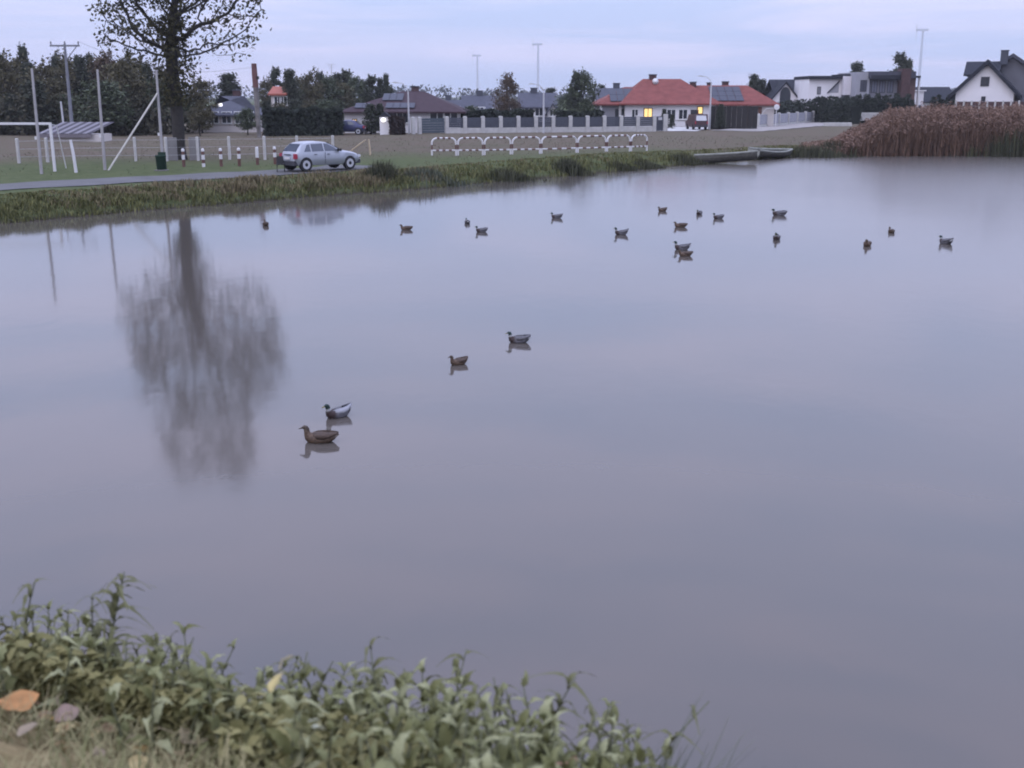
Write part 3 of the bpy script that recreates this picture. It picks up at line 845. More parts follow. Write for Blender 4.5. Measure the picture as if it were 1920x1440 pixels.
# ------------------------------------------------------------------ playing field: goal, net posts, bin, bollards, barriers, wire fence
p = G(103, 321, GZ); gY = p.y
t = thing('football_goal', 'white football goal cut off by the left edge', 'goal', (p.x, gY, GZ), math.radians(1.5))
gh = zat(234, gY)
MB().box(-.06, .06, -.06, .06, -.1, gh).build('post', M_white, t)
MB().box(-7.38, -7.26, -.06, .06, -.1, gh).build('post', M_white, t)
MB().box(-7.38, .06, -.06, .06, gh + .002, gh + .12).build('crossbar', M_white, t)
for xx in (-.02, -7.3): MB().tube([(xx, .06, gh), (xx, .9, gh - .05), (xx, 1.7, .05)], .03, 6).build('net_stay', M_white, t)
p = G(143, 323, GZ)
tag(MB().tube([(0, 0, -.2), (-.06, 0, .9), (-.14, 0, zat(262, p.y))], [.085, .08, .075], 8).build('short_post', M_white, None, p), 'short white post right of the goal', 'post')
M_post = mat('grey_white_post', (.30, .285, .29), .7, .15, 2)
def net_post(px0, py0, px1, py1, label):
    p = G(px0, py0, GZ); q = P(px1, py1, p.y)
    t = thing('net_post', label, 'post', p, 0, 'tall white ball-net posts')
    d = q - p; d.x *= .8
    lean = MB().tube([d * -.03, d * .5, d], [.085, .075, .06], 8).build('pole', M_post, t)
    MB().box(d.x * .35 - .16, d.x * .35 - .03, -.05, .05, d.z * .33, d.z * .36).build('hook', M_white, t)
    return t, p, d
net_post(78, 326, 60, 128, 'tall white net post beside the goal')
net_post(197, 319, 183, 130, 'tall white net post where the slanting brace meets the ground')
t, p, d = net_post(306, 314, 293, 131, 'tall white net post behind the green bin, with slanting brace')
q = G(203, 320, GZ) - p
MB().tube([q, q.lerp(d * .77, .5), d * .77], .05, 8).build('brace', mat('yellowed_post', (.42, .40, .36), .8, .12, 2), t)
# litter bin
p = G(303, 320, GZ)
t = thing('litter_bin', 'small dark green litter bin at the foot of the net post', 'bin', p)
mb = MB(); mb.smooth = True
mb.lathe([(.20, .06), (.24, .1), (.27, .72), (.29, .74), (.29, .8), (.25, .8), (.22, .5)], 14); mb.build('body', M_greenpaint, t)
MB().box(-.2, .2, .22, .28, 0, .95).build('back_plate', M_greenpaint, t)
MB().bbox(-.3, .3, -.3, .3, -.05, .055, .01).build('foot', mat('dirty_concrete', (.14, .14, .13), .9, .2, 3), t)
# bollards
for i, (px, base) in enumerate([(345, 313), (382, 313), (415, 312), (449, 311), (483, 309), (516, 308)]):
    p = G(px, base, GZ)
    lab = ['red and white bollard nearest the big tree trunk', 'second red and white bollard right of the big trunk', 'third red and white bollard right of the big trunk',
           'fourth red and white bollard, two before the last', 'whitest bollard, last but one before the silver car', 'red and white bollard closest to the silver car'][i]
    t = thing('bollard', lab, 'bollard', p, 0, 'red and white bollards along the road')
    bands = [(0, .2, M_white if i == 1 else M_redpaint), (.2, .40, M_redpaint), (.40, .66, M_white), (.66, .84, M_redpaint if i != 4 else M_white), (.84, 1.0, M_white)]
    for z0, z1, m in bands:
        q = MB(); q.smooth = False
        q.lathe([(.09, z0 - (.15 if z0 == 0 else 0) + .002), (.09, z1)] if z1 < 1 else [(.09, z0 + .002), (.09, z1 - .06), (.05, z1)], 10); q.build('band', m, t)
# road barriers: red and white tubular hoops
bx = [808, 857, 907, 959, 1014, 1082, 1137, 1182, 1214]
bt = [292, 291.5, 291, 290, 289, 287, 285.5, 284, 283]
names = ['first', 'second', 'third', 'fourth', 'fifth', 'sixth', 'seventh']
for i in range(8):
    a, b = G(bx[i], bt[i], GZ), G(bx[i + 1], bt[i + 1], GZ)
    L = (b - a).length
    lab = 'leftmost red and white tubular barrier, closest to the silver car' if i == 0 else 'rightmost and shortest red and white tubular barrier of the row' if i == 7 else \
        f'{names[i]} red and white tubular barrier from the left of the row'
    t = thing('road_barrier', lab, 'barrier', a, math.atan2(b.y - a.y, b.x - a.x), 'row of red and white barriers on the far bank')
    H = 1.12; r = .34; tr = .058; e = .07; W = L - 2 * e
    zb = .33
    def arc(cx, cz, a0, a1, n=7): return [(cx + r * math.cos(math.radians(a0 + (a1 - a0) * j / (n - 1))), 0, cz + r * math.sin(math.radians(a0 + (a1 - a0) * j / (n - 1)))) for j in range(n)]
    left = [(e, 0, H - r - .08)] + arc(e + r, H - r, 180, 90); right = arc(L - e - r, H - r, 90, 0) + [(L - e, 0, H - r - .08)]
    MB().tube(left, tr, 8).build('corner', M_white, t); MB().tube(right, tr, 8).build('corner', M_white, t)
    for xx in (e, L - e):
        MB().tube([(xx, 0, zb + .06), (xx, 0, H - r - .082)], tr * .96, 8).build('post_band', M_redpaint, t)
        MB().tube([(xx, 0, -.2), (xx, 0, zb + .058)], tr, 8).build('post_foot', M_white, t)
    nb = 5; x0_, x1_ = e + r + .002, L - e - r - .002
    for j in range(nb):
        s0, s1 = x0_ + (x1_ - x0_) * j / nb, x0_ + (x1_ - x0_) * (j + 1) / nb - .002
        MB().tube([(s0, 0, H), (s1, 0, H)], tr * (1 if j % 2 else .97), 8).build('rail_band', M_white if j % 2 else M_redpaint, t)
    nb = 7; x0_, x1_ = e + tr, L - e - tr
    for j in range(nb):
        s0, s1 = x0_ + (x1_ - x0_) * j / nb, x0_ + (x1_ - x0_) * (j + 1) / nb - .002
        MB().tube([(s0, 0, zb), (s1, 0, zb)], tr * .8 * (1 if j % 2 == 0 else .97), 8).build('rail_band', M_white if j % 2 == 0 else M_redpaint, t)
# wire fence with concrete posts across the field
wp = [(36, 306), (90, 304), (255, 302), (313, 302), (372, 301), (431, 300), (497, 299), (558, 298), (625, 297)]
pts = [G(a, b, GZ) for a, b in wp]
t = thing('wire_fence', 'slender concrete fence posts strung with wire across the brown field', 'fence', pts[0])
pm = MB().bbox(-.07, .07, -.07, .07, -.2, 1.42, .03).mesh('post'); pm.materials.append(M_concrete)
for q in pts: link('post', pm, None, t, q - pts[0], (0, 0, random.uniform(-.2, .2)))
for zz in (.35, .8, 1.25):
    MB().tube([q - pts[0] + Vector((0, -.08, zz)) for q in pts], .006, 4).build('wire', M_galv, t)
# two concrete slabs leaning at the tree
for i, (a, b, l) in enumerate([((310, 301.5), (329, 301.5), 'grey concrete slab standing left of the big trunk'), ((352, 301), (373, 301), 'grey concrete slab standing right of the big trunk')]):
    q0, q1 = G(*a, GZ), G(*b, GZ)
    tag(MB().bbox(0, (q1 - q0).x, -.05, .05, -.1, 1.36, .02).build('concrete_slab', mat('grey_slab', (.17, .165, .165), .95, .15, 2), None, q0 + Vector((0, .5, 0))), l, 'slab')
# wooden stake with leaning stick
p = G(695, 291, GZ)
t = thing('wooden_stake', 'upright wooden stake with a slanting prop right of the silver car', 'stake', p)
MB().tube([(0, 0, -.2), (-.05, 0, .5), (-.1, 0, 1.02)], [.06, .06, .05], 6).build('stake', M_wood_pale, t)
MB().tube([(-.28, 0, 1.0), (-.7, .1, .72), (-1.3, .2, .28), (-1.6, .25, -.05)], [.035, .06, .05, .05], 6).build('prop', M_wood_pale, t)
# striped shelter
p = G(88, 266, GZ); Y = p.y; k = K(Y)
t = thing('striped_shelter', 'low shelter with slanted roof of white and dark stripes behind the goal', 'shelter', p)
Ls = 100 * k; z0, z1 = zat(250, Y), zat(229, Y + 1.5)
MB().box(0, Ls, .1, 3, -.2, z0 - .1).build('wall', M_cream, t)
sh = 1.25
for i in range(12):
    a = Ls * i / 12; w = Ls / 12 - .02
    s = MB(); s.add([(a - .6, -.25, z0), (a + w - .6, -.25, z0), (a + w - .6 + sh, 2.2, z1), (a - .6 + sh, 2.2, z1), (a - .6, -.25, z0 - .05), (a + w - .6, -.25, z0 - .05), (a + w - .6 + sh, 2.2, z1 - .05), (a - .6 + sh, 2.2, z1 - .05)],
                    [(0, 1, 2, 3), (7, 6, 5, 4), (0, 4, 5, 1), (1, 5, 6, 2), (2, 6, 7, 3), (3, 7, 4, 0)])
    s.build('roof_strip', mat('pale_sheet', (.16, .15, .17), .7, .1, 2) if i % 2 == 0 else mat('dark_sheet', (.05, .045, .055), .8, .1, 2), t)
MB().box(-.6, Ls - .62, -.27, -.2, z0 - .35, z0 - .06).build('front_board', mat('pale_board', (.15, .135, .15), .9, .1, 2), t)

# ------------------------------------------------------------------ vehicles
M_silver = mat('silver_car_paint', (.31, .325, .365), .3, metal=.35, spec=.5)
M_navy = mat('dark_blue_car_paint', (.035, .04, .10), .3, metal=.3, spec=.5)
M_maroon = mat('maroon_car_paint', (.05, .025, .028), .35, spec=.5)
M_tyre = mat('tyre_rubber', (.018, .018, .02), .85)
M_rim = mat('wheel_cover', (.40, .40, .43), .55, metal=.1)
M_carglass = mat('car_glass', (.05, .06, .085), .08, spec=.6)
M_taillight = mat('tail_light_red', (.28, .02, .045), .3, spec=.5)
M_headlight = mat('head_light_glass', (.55, .56, .6), .15, spec=.6)
M_trim = mat('dark_bumper', (.045, .045, .055), .7)

def car(name, label, paint, loc, rz, top, estate=True, parts=True):
    """top: list of (x, z) roof line from tail to nose; local x forward, y left"""
    t = thing(name, label, 'car', loc, rz)
    xs = [a for a, b in top]; Lc = xs[-1]
    belt = .92
    prof = []
    for x, zt in top:
        f = smoothstep(0, .35, np.array(x)) * (1 - smoothstep(Lc - .55, Lc, np.array(x)))
        f = float(f)
        wb = .62 + .19 * f
        zb = .26 + (.12 * (1 - f))
        zbelt = min(belt, zt - .03)
        house = max(0.0, min(1.0, (zt - belt) / .5))
        wt = (wb - .08) * (1 - house) + .56 * house
        wm = wb + .015
        if zt - zbelt < .1: zs = [zb, zb + .12, (zb + zbelt) / 2, zbelt - .06, zt - .02]; ws = [wb - .08, wb, wm, wm - .02, wt]
        else: zs = [zb, zb + .12, (zb + zbelt) / 2, zbelt, zt - .04]; ws = [wb - .08, wb, wm, wm - .035, wt + .03]
        ring = [(x, w, z) for w, z in zip(ws, zs)] + [(x, wt * .85, zt), (x, 0, zt + .012), (x, -wt * .85, zt)] + [(x, -w, z) for w, z in zip(ws[::-1], zs[::-1])]
        prof.append(ring)
    b = MB(); n = len(prof[0]); b.smooth = True
    vs_ = [p for r in prof for p in r]
    fs = [(i * n + j, i * n + (j + 1) % n, (i + 1) * n + (j + 1) % n, (i + 1) * n + j) for i in range(len(prof) - 1) for j in range(n)]
    fs += [tuple(range(n - 1, -1, -1)), tuple((len(prof) - 1) * n + j for j in range(n))]
    b.add(vs_, [f[::-1] for f in fs])
    body = b.build('body', paint, t)
    md = body.modifiers.new('edges', 'EDGE_SPLIT'); md.split_angle = math.radians(38)
    wheel_x = (.62, Lc - .80)
    tyre = MB(); tyre.smooth = True
    tyre.lathe([(.18, -.1), (.27, -.1), (.305, -.06), (.305, .06), (.27, .1), (.18, .1)], 20); tyre = tyre.mesh('tyre'); tyre.materials.append(M_tyre)
    rim = MB(); rim.lathe([(.03, .06), (.1, .09), (.22, .095), (.245, .07), (.245, -.03)][::-1], 16); rim = rim.mesh('rim'); rim.materials.append(M_rim)
    archm = MB(); archm.lathe([(.36, -.11), (.36, .10)], 20); archm = archm.mesh('wheel_arch'); archm.materials.append(M_black)
    for wx in wheel_x:
        for s in (-1, 1):
            w = link('wheel', tyre, None, t, (wx, s * .73, .305), (math.radians(-90 * s), 0, 0))
            link('rim', rim, None, w, (0, 0, .012))
            link('wheel_arch', archm, None, t, (wx, s * .725, .33), (math.radians(-90 * s), 0, 0))
    def side_y(z, x):   # outer skin beside the glass house
        hgt = np.interp(x, xs, [b for a, b in top]); f = (z - belt) / max(.08, hgt - .04 - belt)
        house = max(0.0, min(1.0, (hgt - belt) / .5)); wt = (.81 - .08) * (1 - house) + .56 * house + .03
        return (.79) * (1 - f) + wt * f + .012
    def pane(poly, nm='side_window'):
        for s in (-1, 1):
            m_ = MB()
            outer = [(x, s * side_y(z, x), z) for x, z in poly]; inner = [(x, s * (side_y(z, x) - .02), z) for x, z in poly]
            n_ = len(poly)
            m_.add(outer + inner, [tuple(range(n_))[::s], tuple(range(2 * n_ - 1, n_ - 1, -1))[::s]] + [(i, i + n_, (i + 1) % n_ + n_, (i + 1) % n_) for i in range(n_)])
            m_.build(nm, M_carglass, t)
    if estate:
        pane([(.55, .97), (.95, .97), (.95, 1.33), (.80, 1.31)])
        pane([(1.03, .97), (1.74, .97), (1.74, 1.36), (1.03, 1.34)])
        pane([(1.83, .97), (2.72, .97), (2.42, 1.16), (2.06, 1.33), (1.83, 1.36)])
    else:
        pane([(.95, .97), (1.74, .97), (1.74, 1.34), (1.25, 1.3)])
        pane([(1.83, .97), (2.72, .97), (2.42, 1.16), (2.06, 1.31), (1.83, 1.34)])
    # tail and wind screens lie on the sloping ends
    def screen(xa, xb, wa, wb_, nm, out):
        za, zb_ = np.interp(xa, xs, [b for a, b in top]), np.interp(xb, xs, [b for a, b in top])
        m_ = MB(); o = .022
        top4 = [(xa + out * .01, -wa, za + o), (xa + out * .01, wa, za + o), (xb + out * .01, wb_, zb_ + o), (xb + out * .01, -wb_, zb_ + o)]
        m_.add(top4 + [(x, y, z - .03) for x, y, z in top4], [(0, 3, 2, 1) if out > 0 else (0, 1, 2, 3), (4, 5, 6, 7), (0, 1, 5, 4), (1, 2, 6, 5), (2, 3, 7, 6), (3, 0, 4, 7)])
        m_.build(nm, M_carglass, t)
    if estate: screen(.15, .50, .60, .48, 'rear_window', -1)
    else: screen(.45, .95, .62, .5, 'rear_window', -1)
    screen(2.9, 2.1, .64, .52, 'windscreen', 1)
    for s in (-1, 1):
        MB().prism([(s * .56, .62), (s * .76, .62), (s * .755, .86), (s * .60, .88)], -.012, .14, 'x').build('tail_light', M_taillight, t)
        MB().prism([(s * .45, .60), (s * .70, .60), (s * .70, .72), (s * .5, .72)], Lc - .2, Lc - .03, 'x').build('headlight', M_headlight, t)
        MB().box(2.55, 2.72, s * .9 - .09, s * .9 + .09, .95, 1.08).build('mirror', M_black, t)
        for xx in (1.12, 1.92): MB().box(xx, xx + .17, s * .835 - .012, s * .835 + .012, .80, .835).build('door_handle', M_trim, t)
        MB().box(1.785, 1.80, s * .829 - .006, s * .829 + .006, .34, .93).build('door_seam', M_trim, t)
    MB().prism([(-.02, .27), (.40, .27), (.40, .50), (-.03, .50)], -.66, .66).build('rear_bumper', M_trim, t)
    MB().prism([(Lc - .3, .25), (Lc + .02, .27), (Lc + .03, .46), (Lc - .3, .46)], -.60, .60).build('front_bumper', M_trim, t)
    MB().box(-.045, -.005, -.26, .26, .58, .69).build('number_plate', M_white, t)
    MB().box(-.03, .02, -.3, .3, .80, .84).build('boot_handle', M_trim, t)
    return t
estate_top = [(0.0, .56), (.05, .86), (.10, .93), (.30, 1.15), (.52, 1.35), (.72, 1.415), (1.1, 1.45), (1.6, 1.46), (2.0, 1.42), (2.25, 1.32), (2.6, 1.14), (2.93, .99), (3.2, .95), (3.6, .88), (3.9, .80), (4.08, .68), (4.15, .55)]
saloon_top = [(0.0, .58), (.05, .84), (.12, .92), (.45, .95), (.7, 1.16), (1.0, 1.36), (1.3, 1.42), (1.7, 1.43), (2.0, 1.40), (2.25, 1.3), (2.6, 1.13), (2.93, .98), (3.2, .94), (3.6, .87), (3.9, .79), (4.08, .68), (4.15, .55)]
p = G(540, 321.5, GZ)
car('silver_car', 'silver estate car parked on the far bank road, rear towards the pond', M_silver, (p.x + .0, p.y, GZ + .04), math.radians(43), estate_top)
p = G(686, 253, GZ)
car('dark_blue_car', 'dark blue car parked side-on in front of the lit window', M_navy, (p.x - .2, p.y + 1.2, GZ + .02), math.radians(180), saloon_top, False)
# van by the red house
p = G(1312, 243.5, GZ); 
vt = thing('parked_van', 'dark maroon van seen from behind beside the curved street lamp', 'van', (p.x, p.y - 1.0, GZ), math.radians(96))
vb = MB(); vb.prism([(0, .35), (4.2, .35), (4.3, .9), (3.5, 1.05), (2.9, 1.72), (.25, 1.78), (.03, 1.0)], -.78, .78); vb.build('body', M_maroon, vt)
MB().add([(.0, -.62, 1.06), (.0, .62, 1.06), (.20, .56, 1.62), (.20, -.56, 1.62), (.05, -.62, 1.06), (.05, .62, 1.06), (.25, .56, 1.62), (.25, -.56, 1.62)],
         [(0, 3, 2, 1), (4, 5, 6, 7), (0, 1, 5, 4), (1, 2, 6, 5), (2, 3, 7, 6), (3, 0, 4, 7)]).build('rear_window', mat('pale_van_glass', (.42, .42, .44), .15, spec=.6), vt)
for s in (-1, 1):
    MB().box(-.03, .05, s * .7 - .07, s * .7 + .07, .7, .98).build('tail_light', M_taillight, vt)
    for wx in (.8, 3.4):
        q = MB(); q.smooth = True; q.lathe([(.2, -.1), (.32, -.09), (.32, .09), (.2, .1)], 16); q.build('wheel', M_tyre, vt, (wx, s * .71, .32), (math.radians(90), 0, 0))
MB().box(-.06, .2, -.74, .74, .36, .56).build('rear_bumper', M_trim, vt)
# folding stool by the car
p = G(527, 322, GZ)
t = thing('folding_stool', 'small black folding stool standing left of the silver car', 'stool', p, .3)
MB().add([(-.19, -.16, .36), (.19, -.16, .36), (.19, .16, .36), (-.19, .16, .36), (-.19, -.16, .40), (.19, -.16, .40), (.19, .16, .40), (-.19, .16, .40)], [(0, 3, 2, 1), (4, 5, 6, 7), (0, 1, 5, 4), (1, 2, 6, 5), (2, 3, 7, 6), (3, 0, 4, 7)]).build('seat', M_black, t)
MB().add([(-.19, .16, .38), (.19, .16, .38), (.17, .26, .78), (-.17, .26, .78), (-.19, .19, .38), (.19, .19, .38), (.17, .29, .78), (-.17, .29, .78)], [(0, 3, 2, 1), (4, 5, 6, 7), (0, 1, 5, 4), (1, 2, 6, 5), (2, 3, 7, 6), (3, 0, 4, 7)]).build('backrest', M_black, t)
for sx_ in (-.19, .19):
    MB().tube([(sx_, -.18, 0), (sx_, .17, .37)], .016).build('leg', M_black, t); MB().tube([(sx_, .18, 0), (sx_, -.15, .37)], .016).build('leg', M_black, t)
# round white plate on a post by the short fence
p = G(1456, 238, GZ); k = K(p.y)
t = thing('round_mirror', 'round white disc on a post with side bar above the short fence', 'mirror', (p.x, p.y + .6, GZ))
h = zat(201, p.y)
MB().tube([(0, 0, -.1), (0, 0, h)], .05).build('post', M_white, t)
q = MB(); q.lathe([(.05, 0), (.34, .01), (.36, .05), (.33, .08), (.05, .1)], 16); q.build('disc', M_white, t, (0, -.05, h), (math.radians(90), 0, 0))
MB().tube([(-.3, .03, h - .1), (-1.3, .1, h - .2), (-1.9, .15, h - 1.0)], [.05, .05, .04]).build('side_bar', M_white, t)

# ------------------------------------------------------------------ rowing boats on the bank
def rowing_boat(bow, stern, w, label, tilt=.0):
    bow, stern = Vector(bow), Vector(stern)
    L = (bow - stern).length
    a = math.atan2(bow.y - stern.y, bow.x - stern.x)
    t = thing('rowing_boat', label, 'boat', (stern.x, stern.y, stern.z), a, 'old boats drawn up at the far bank')
    t.rotation_euler = (tilt, math.asin(max(-1, min(1, -(bow.z - stern.z) / L))), a)
    N = 12; hull = MB(); hull.smooth = True; rim = []
    ring = []
    for i in range(N):
        u = i / (N - 1); x = u * L
        half = w / 2 * (1 - max(0, (u - .35) / .65) ** 2.2) * (.78 + .22 * min(1, u / .3)); half = max(half, .02)
        sheer = .42 + .10 * (2 * u - .8) ** 2
        floor = .02 + .22 * max(0, (u - .7) / .3) ** 2
        ring.append([(x, -half, sheer), (x, -half * .86, sheer * .5 + floor * .5), (x, -half * .55, floor + .03), (x, 0, floor), (x, half * .55, floor + .03), (x, half * .86, sheer * .5 + floor * .5), (x, half, sheer)])
    n = 7; vs_ = [p for r in ring for p in r]
    hull.add(vs_, [(i * n + j, (i + 1) * n + j, (i + 1) * n + j + 1, i * n + j + 1) for i in range(N - 1) for j in range(n - 1)] + [tuple(range(n))])
    ob = hull.build('hull', mat('dark_hull_boards', (.085, .082, .072), .85, .25, 5), t)
    so = ob.modifiers.new('planks', 'SOLIDIFY'); so.thickness = .03
    MB().tube([r[0] for r in ring], .075, 6).build('gunwale', M_wood_grey, t)
    MB().tube([r[6] for r in ring], .075, 6).build('gunwale', M_wood_grey, t)
    MB().box(-.05, .0, -w * .40, w * .40, .1, .44).build('transom', M_wood_grey, t)
    for u in (.25, .55): MB().box(u * L - .12, u * L + .12, -w * .42, w * .42, .30, .34).build('thwart', M_wood_grey, t)
    return t
rowing_boat(G(1303, 306.5, .04), G(1417, 299, .30), 1.35, 'old rowing boat with pale rim, bow in the water pointing left', .22)
rowing_boat(G(1482, 294, .05), G(1412, 292, .32), 1.25, 'second old boat half hidden in grass behind the first, bow right', .15)

# ------------------------------------------------------------------ trees
def leaf_quads(pts, size, r=None, squash=1.0):
    """one small randomly turned leaf face per point"""
    r = r or rng
    n = len(pts); pts = np.asarray(pts)
    a = r.normal(size=(n, 3)); a /= np.linalg.norm(a, axis=1)[:, None]
    b = r.normal(size=(n, 3)); b -= a * (a * b).sum(1)[:, None]; b /= np.linalg.norm(b, axis=1)[:, None]
    s = size * r.uniform(.6, 1.35, n)[:, None]
    l, w = a * s, b * s * .55
    v = np.stack([pts - l, pts - l * .1 + w, pts + l, pts - l * .1 - w], 1).reshape(-1, 3)
    f = np.arange(4 * n).reshape(n, 4)
    return v, f

def leaf_fold(pts, size, r):
    """small leaves folded along the midrib, mostly facing up"""
    n = len(pts); pts = np.asarray(pts)
    a = r.normal(size=(n, 3)) * np.array([1, 1, .45]); a /= np.linalg.norm(a, axis=1)[:, None]
    up = np.array([0, 0, 1.0]) + r.normal(size=(n, 3)) * .45
    b = np.cross(a, up); b /= np.linalg.norm(b, axis=1)[:, None]; c = np.cross(b, a)
    s = (size * r.uniform(.55, 1.5, n))[:, None]
    base, tip, mid = pts - a * s, pts + a * s - c * s * .35, pts + c * s * .12
    l1, r1 = pts - a * s * .25 + b * s * .52 + c * s * .28, pts - a * s * .25 - b * s * .52 + c * s * .28
    l2, r2 = pts + a * s * .45 + b * s * .34 + c * s * .05, pts + a * s * .45 - b * s * .34 + c * s * .05
    v = np.stack([base, l1, l2, tip, r2, r1, mid], 1).reshape(-1, 3)
    i = np.arange(n)[:, None] * 7
    f = np.concatenate([i + np.array(q) for q in ([0, 6, 2, 1], [6, 3, 2, 2], [0, 5, 4, 6], [6, 4, 3, 3])][:1] + [i + np.array([0, 5, 4, 6]), i + np.array([6, 4, 3, 2])], 0)
    return v, f

def colonise(trunk_pts, attract, step, infl, kill, iters=140, r=rng):
    nodes = [np.array(p, float) for p in trunk_pts]; parent = [-1] + list(range(len(nodes) - 1))
    att = np.array(attract, float)
    N = np.array(nodes)
    d0 = ((att[:, None] - N[None]) ** 2).sum(-1)
    near = d0.argmin(1); dist = np.sqrt(d0.min(1))
    alive = np.ones(len(att), bool)
    for it in range(iters):
        act = alive & (dist < infl)
        if not act.any():
            infl *= 1.3
            if infl > 60: break
            continue
        acc = {}
        for ai in np.nonzero(act)[0]:
            v = att[ai] - nodes[near[ai]]; v /= np.linalg.norm(v) + 1e-9
            if near[ai] in acc: acc[near[ai]] += v
            else: acc[near[ai]] = v.copy()
        new = []
        for ni, v in acc.items():
            v = v / (np.linalg.norm(v) + 1e-9) + r.normal(size=3) * .18
            v /= np.linalg.norm(v) + 1e-9
            q = nodes[ni] + v * step
            nodes.append(q); parent.append(ni); new.append(len(nodes) - 1)
        NP = np.array([nodes[i] for i in new])
        dd = np.sqrt(((att[:, None] - NP[None]) ** 2).sum(-1))
        mi = dd.argmin(1); mv = dd.min(1)
        up = mv < dist
        near[up] = np.array(new)[mi[up]]; dist[up] = mv[up]
        alive &= dist > kill
        if not alive.any(): break
    return nodes, parent

def skeleton_mesh(nodes, parent, tip_r, power, max_r, minseg=4):
    n = len(nodes); kids = [[] for _ in range(n)]
    for i, p_ in enumerate(parent):
        if p_ >= 0: kids[p_].append(i)
    rad = [0.0] * n
    for i in range(n - 1, -1, -1):
        rad[i] = tip_r if not kids[i] else sum(rad[c] ** power for c in kids[i]) ** (1 / power)
    sc = max_r / rad[0]
    rad = [min(max_r, max(tip_r, tip_r + (q - tip_r) * (max_r - tip_r) / (rad[0] - tip_r))) for q in rad]
    mb = MB(); mb.smooth = True
    # chains: follow the thickest child
    started = [(0, -1)]
    while started:
        i, frm = started.pop()
        chain = [] if frm < 0 else [frm]
        rr = [] if frm < 0 else [min(rad[frm], rad[i] * 1.15)]
        while True:
            chain.append(i); rr.append(rad[i])
            if not kids[i]: break
            ks = sorted(kids[i], key=lambda c: -rad[c])
            for c in ks[1:]: started.append((c, i))
            i = ks[0]
        if len(chain) >= 2:
            seg = 9 if rr[0] > .2 else 6 if rr[0] > .07 else minseg
            mb.tube([nodes[c] for c in chain], rr, seg, cap=True)
    return mb, rad, kids

# the big roadside tree
bt_base = G(337, 298.5, GZ)
TB = np.array([bt_base.x, bt_base.y, GZ])
r_t = np.random.default_rng(11)
def blob(n, c, rx, ry, rz_):
    q = r_t.normal(size=(n, 3)); q /= np.linalg.norm(q, axis=1)[:, None]; q *= (r_t.uniform(.25, 1, n) ** (1 / 2.2))[:, None]
    return np.array(c) + q * np.array([rx, ry, rz_])
att = np.vstack([blob(330, (-1.3, 0, 9.2), 3.3, 3.6, 2.6), blob(360, (2.6, 0, 9.6), 3.6, 3.8, 3.0), blob(420, (.8, 0, 12.2), 5.2, 4.6, 3.6),
                 blob(190, (-.8, 0, 16.6), 2.0, 2.2, 3.3), blob(210, (2.0, .3, 17.0), 1.9, 2.2, 3.4), blob(80, (3.6, 0, 7.2), 2.0, 2.0, 1.3), blob(80, (-2.6, 0, 7.2), 2.0, 2.4, 1.3)])
stem = [(0.05 * math.sin(z * .8), 0.03 * z * .2, z) for z in np.arange(-.2, 7.4, .45)]
nodes, par = colonise(stem, att, .42, 3.4, .62, r=r_t)
mb, rad_, kids_ = skeleton_mesh(nodes, par, .020, 2.0, .37)
t = thing('broadleaf_tree', 'big dark roadside tree with spreading limbs, mirrored in the pond', 'tree', TB)
# flare the foot of the trunk
mb.v = [(x * (1 + .5 * max(0, 1 - max(z, 0) / .7) ** 2), y * (1 + .5 * max(0, 1 - max(z, 0) / .7) ** 2), z) if z < .8 and abs(x) < 1.2 else (x, y, z) for x, y, z in mb.v]
mb.build('trunk', M_bark, t)
lp = []
na_ = np.array(nodes)
for i in range(len(nodes)):
    if rad_[i] < .05 and na_[i][2] > 4.0:
        m_ = 17 if not kids_[i] else 9
        # fuller on one side of the crown, thin towards the lower right edge
        if na_[i][2] < 9.5 and na_[i][0] > 1.5: m_ = max(1, int(m_ * .45))
        if na_[i][2] < 9.0 and na_[i][0] < -1.0: m_ = max(2, int(m_ * .7))
        lp.append(na_[i] + r_t.normal(size=(m_, 3)) * np.array([.30, .30, .26]))
# ivy-like shoots around the trunk
zz = r_t.uniform(3.2, 8.4, 1900); aa = r_t.uniform(0, 6.28, 1900); rr_ = .3 + np.abs(r_t.normal(size=1900)) * np.interp(zz, [3.2, 5, 6.5, 8.4], [.25, .8, .9, .4])
lp.append(np.stack([rr_ * np.cos(aa), rr_ * np.sin(aa), zz], -1))
lp = np.vstack(lp)
v, f = leaf_quads(lp, .13, r_t)
link('crown', npmesh('crown', v, f), M_leaf_oak, t)

